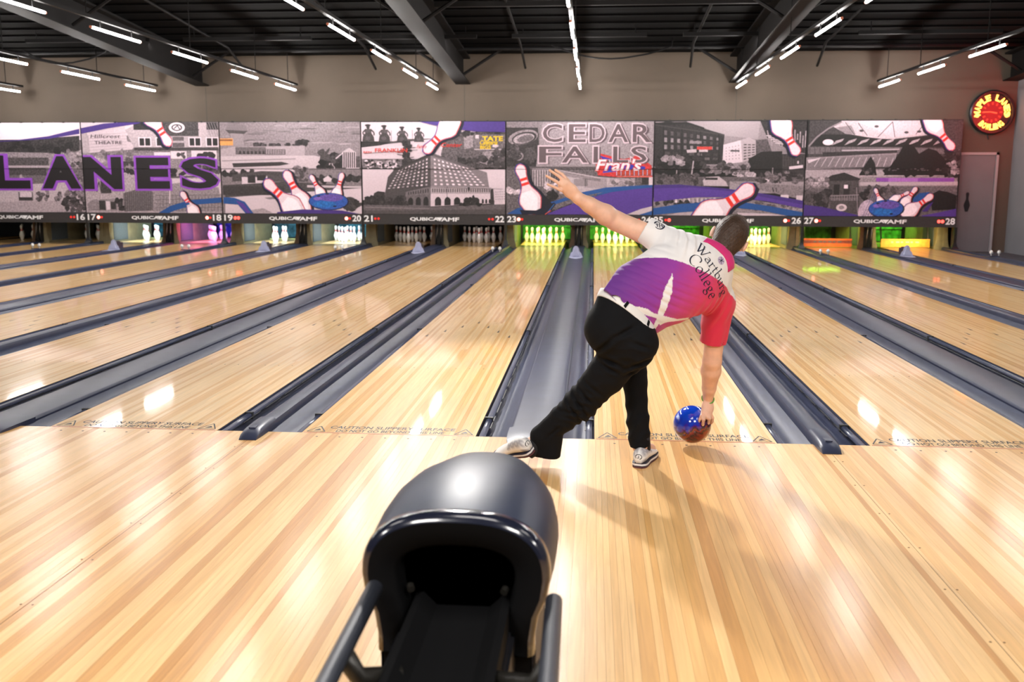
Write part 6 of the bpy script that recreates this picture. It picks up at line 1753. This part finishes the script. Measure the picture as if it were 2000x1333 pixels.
# round logo on the upper sleeve, facing up and out
up_s = nrm(A3(.25, -.62, .72)); ec = J['shL']+(slL-J['shL'])*.62; ex = nrm(np.cross(up_s, A3(0, .4, 1))); ez = np.cross(ex, up_s)
q = MB()
def put_s(polys):
    for pl_ in polys:
        G = []
        for x_, z_ in pl_:
            h = sb.ray_cast(Vector(ec+ex*x_+ez*z_+up_s*.2), Vector(-up_s), .4)
            if h[0] is None: break
            G.append(tuple(h[0]+Vector(up_s)*.0018))
        if len(G) == len(pl_): q.add(G, [tuple(range(len(G)))])
put_s(nib([arcp(0, 0, .026, .026, 20, 330, 18)], R(40), .008, .004)); put_s(nib([[(-.016, .012), (-.014, -.014)], [(-.002, .018), (0, -.018)], [(.012, .012), (.012, -.014)], [(-.02, 0), (.02, .002)]], 0, .005, .003))
q.build('sleeve_logo', navy, shirt, fix=False)

# ---- hair with short tufts
hairm = mat('dark_brown_hair', (.048, .025, .015), .55, 0, .5, var=.35, vscale=90, bump=.6, bscale=240, stretch=(1, 1, .4))
Hr = SDF(HD-.17, HD+.17, .004)
Hr.ell(H(0, -.014, .014), (rh, fh, uh), (.086, .104, .112), .02); Hr.ell(H(0, -.055, -.066), (rh, fh, uh), (.064, .050, .066), .03)
Hr.field(lambda P: .0016*np.sin(P[:, 0]*300)*np.sin(P[:, 2]*330+P[:, 1]*200))
Hr.cut(H(0, .052, .05), nrm(fh*.9-uh*.42)); Hr.cut(H(0, -.06, -.122), nrm(-uh*.95+fh*.3)); Hr.cut(H(0, .02, -.055), nrm(fh*.82-uh*.57))
hair = Hr.mesh('hair', hairm, PERSON, 1)
q = MB(); rr = random.Random(5); hv = hair.data
polys = list(hv.polygons)
for _ in range(9000):
    p = polys[rr.randrange(len(polys))]; c = p.center; n_ = p.normal
    crown = Vector(H(.01, -.06, .085)); fl_ = (c-crown); fl_ = (fl_-n_*fl_.dot(n_)); 
    if fl_.length < 1e-4: continue
    fl_.normalize(); sd_ = fl_.cross(n_); fl_ = (fl_+sd_*rr.uniform(-.5, .5)).normalized(); L_ = rr.uniform(.010, .020)
    b0 = c-n_*.001; wv = sd_*.0009; q.add([tuple(b0-wv), tuple(b0+wv), tuple(b0+fl_*L_+n_*rr.uniform(.001, .005))], [(0, 1, 2)])
o = q.build('hair_tuft', mat('hair_strand', (.075, .040, .024), .5, 0, .5, var=.5, vscale=200), hair, fix=False); o['kind'] = 'stuff'
for sx in (-1, 1):                                                # eyes and brows
    q = MB(); c = H(sx*.031, .080, .006)
    q.lathe([(.0005, -.0115), (.008, -.008), (.0115, 0), (.008, .008), (.0005, .0115)], 12, c=tuple(c)); e = q.build('eye', mat('eye_white', (.7, .68, .66), .2) if sx < 0 else bpy.data.materials['eye_white'], PERSON, smooth=True)
    q = MB(); c = H(sx*.031, .0905, .006); q.add([tuple(c+rh*.005*math.cos(t)+uh*.005*math.sin(t)) for t in [2*math.pi*k/10 for k in range(10)]], [tuple(range(10))]); q.build('iris', M_['ink'], e, fix=False)
    q = MB(); q.tube([H(sx*.014, .095, .026), H(sx*.031, .097, .031), H(sx*.048, .087, .027)], [.002, .0035, .0015], 6); q.build('eyebrow', hairm, PERSON)

# ---- wristband
q = MB(); wd_ = nrm(J['wrR']-J['elR']); c = J['wrR']-wd_*.006; e1 = nrm(np.cross(wd_, A3(0, 1, 0))); e2 = np.cross(wd_, e1)
q.tube([tuple(c+(e1*math.cos(t)+e2*math.sin(t))*.0335+wd_*.007*math.sin(t+.6)) for t in [2*math.pi*k/24 for k in range(25)]], .0042, 8)
q.build('wristband', mat('green_wristband', (.16, .36, .06), .5), PERSON, smooth=True)
q = MB(); c = c+wd_*.012
q.tube([tuple(c+(e1*math.cos(t)+e2*math.sin(t))*.0325+wd_*.006*math.sin(t+2)) for t in [2*math.pi*k/24 for k in range(25)]], .0018, 6)
q.build('wristband', mat('tan_wristband', (.35, .25, .14), .6), PERSON, smooth=True)

# ---- socks
for a, b, c_ in ((A3(.598, -.478, .15), A3(.606, -.465, .075), .046), (sd('knR', 'anR', .8), A3(.012, -.58, .080), .040)):
    q = MB(); q.tube([tuple(a), tuple(a+(b-a)*.5), tuple(b), tuple(b+(b-a)*.25)], [c_, c_*1.02, c_*1.0, c_*.7], 16); q.build('sock', mat('black_sock', (.008, .008, .010), .9), PERSON, smooth=True)
# ---- shoes
shoe_up = vcol_mat('shoe_leather', .45, False); sole_w = mat('shoe_midsole_white', (.72, .71, .72), .5); sole_d = mat('shoe_sole_navy', (.02, .02, .04), .5); sole_r = mat('shoe_outsole_maroon', (.09, .025, .03), .6)
def shoe(heel, toe, upv, label):
    x = nrm(toe-heel); y = nrm(np.cross(upv, x)); z = np.cross(x, y); L = .31
    Wd = lambda t: np.interp(t, [0, .03, .12, .35, .62, .8, .93, 1], [.018, .033, .041, .039, .050, .047, .030, .011])
    g = lambda a, b, c: tuple(heel+x*a+y*b+z*c)
    root = None
    q = MB(); rings = []; cols = []
    for i in range(25):
        t = i/24; w = Wd(t)*.98; hgt = np.interp(t, [0, .04, .12, .26, .40, .55, .75, .92, 1], [.070, .094, .104, .098, .086, .070, .050, .037, .022]); r = []
        for k in range(16):
            a = 2*math.pi*k/16; c, s_ = math.cos(a), math.sin(a); fac = .82+.18*(1 if s_ < .3 else 1-s_)
            yy = w*math.copysign(abs(c)**.75, c)*(1 if s_ < .2 else (1-.38*max(0, s_-.2)*(1 if t < .5 else .8))); zz = .024+(hgt-.024)*(.5+.5*math.copysign(abs(s_)**.8, s_))
            r.append(g(t*L, yy, zz)); gr = (t < .42 and zz > .066 and abs(yy) > .008) or (t < .10 and zz < .046 and abs(yy) > .016)
            cols.append((.30, .29, .31) if gr and (i+k) % 3 else ((.50, .49, .50) if gr else (.74, .72, .70)))
        rings.append(r)
    q.loft(rings); o = q.build('shoe', shoe_up, PERSON, smooth=True); o['label'] = label
    at = o.data.color_attributes.new('Col', 'FLOAT_COLOR', 'POINT'); at.data.foreach_set('color', np.array([(*c, 1) for c in cols]).ravel())
    for nm, m, z0, z1, e in (('outsole', sole_r, 0, .009, .000), ('sole_band', sole_d, .009, .014, .001), ('midsole', sole_w, .014, .024, .002), ('welt', sole_d, .024, .0275, .0015)):
        q = MB(); rg = []
        for zz in (z0, z1):
            e2_ = e; up_ = [g(t*L*1.01-.002, Wd(t)+e2_, zz) for t in [k/20 for k in range(21)]]; dn = [g(t*L*1.01-.002, -Wd(t)-e2_, zz) for t in reversed([k/20 for k in range(21)])]; rg.append(up_+dn)
        q.loft(rg); q.build(nm, m, o)
    q = MB()                                                      # ring-and-letter emblem on the heel
    hb = bvh_of(o)
    for pl_ in nib([arcp(0, .062, .017, .013, -40, 250, 16), [(0, .069), (-.001, .056), (.008, .0555)]], R(30), .0042, .003):
        G = []
        for b_, c_ in pl_:
            h = hb.ray_cast(Vector(g(-.1, b_, c_)), Vector(x), .3)
            if h[0] is None: break
            G.append(tuple(h[0]-Vector(x)*.0012))
        if len(G) == 4: q.add(G, [(0, 1, 2, 3)])
    if q.v: q.build('heel_emblem', M_['ink'], o, fix=False)
shoe(A3(.582, -.572, .0), A3(.666, -.30, .0), A3(0, 0, 1), 'white sliding shoe planted flat on the boards')
shoe(A3(.034, -.618, .088), A3(-.185, -.415, .004), nrm(A3(-.1, -.55, .82)), 'white trailing shoe tipped on its toe')
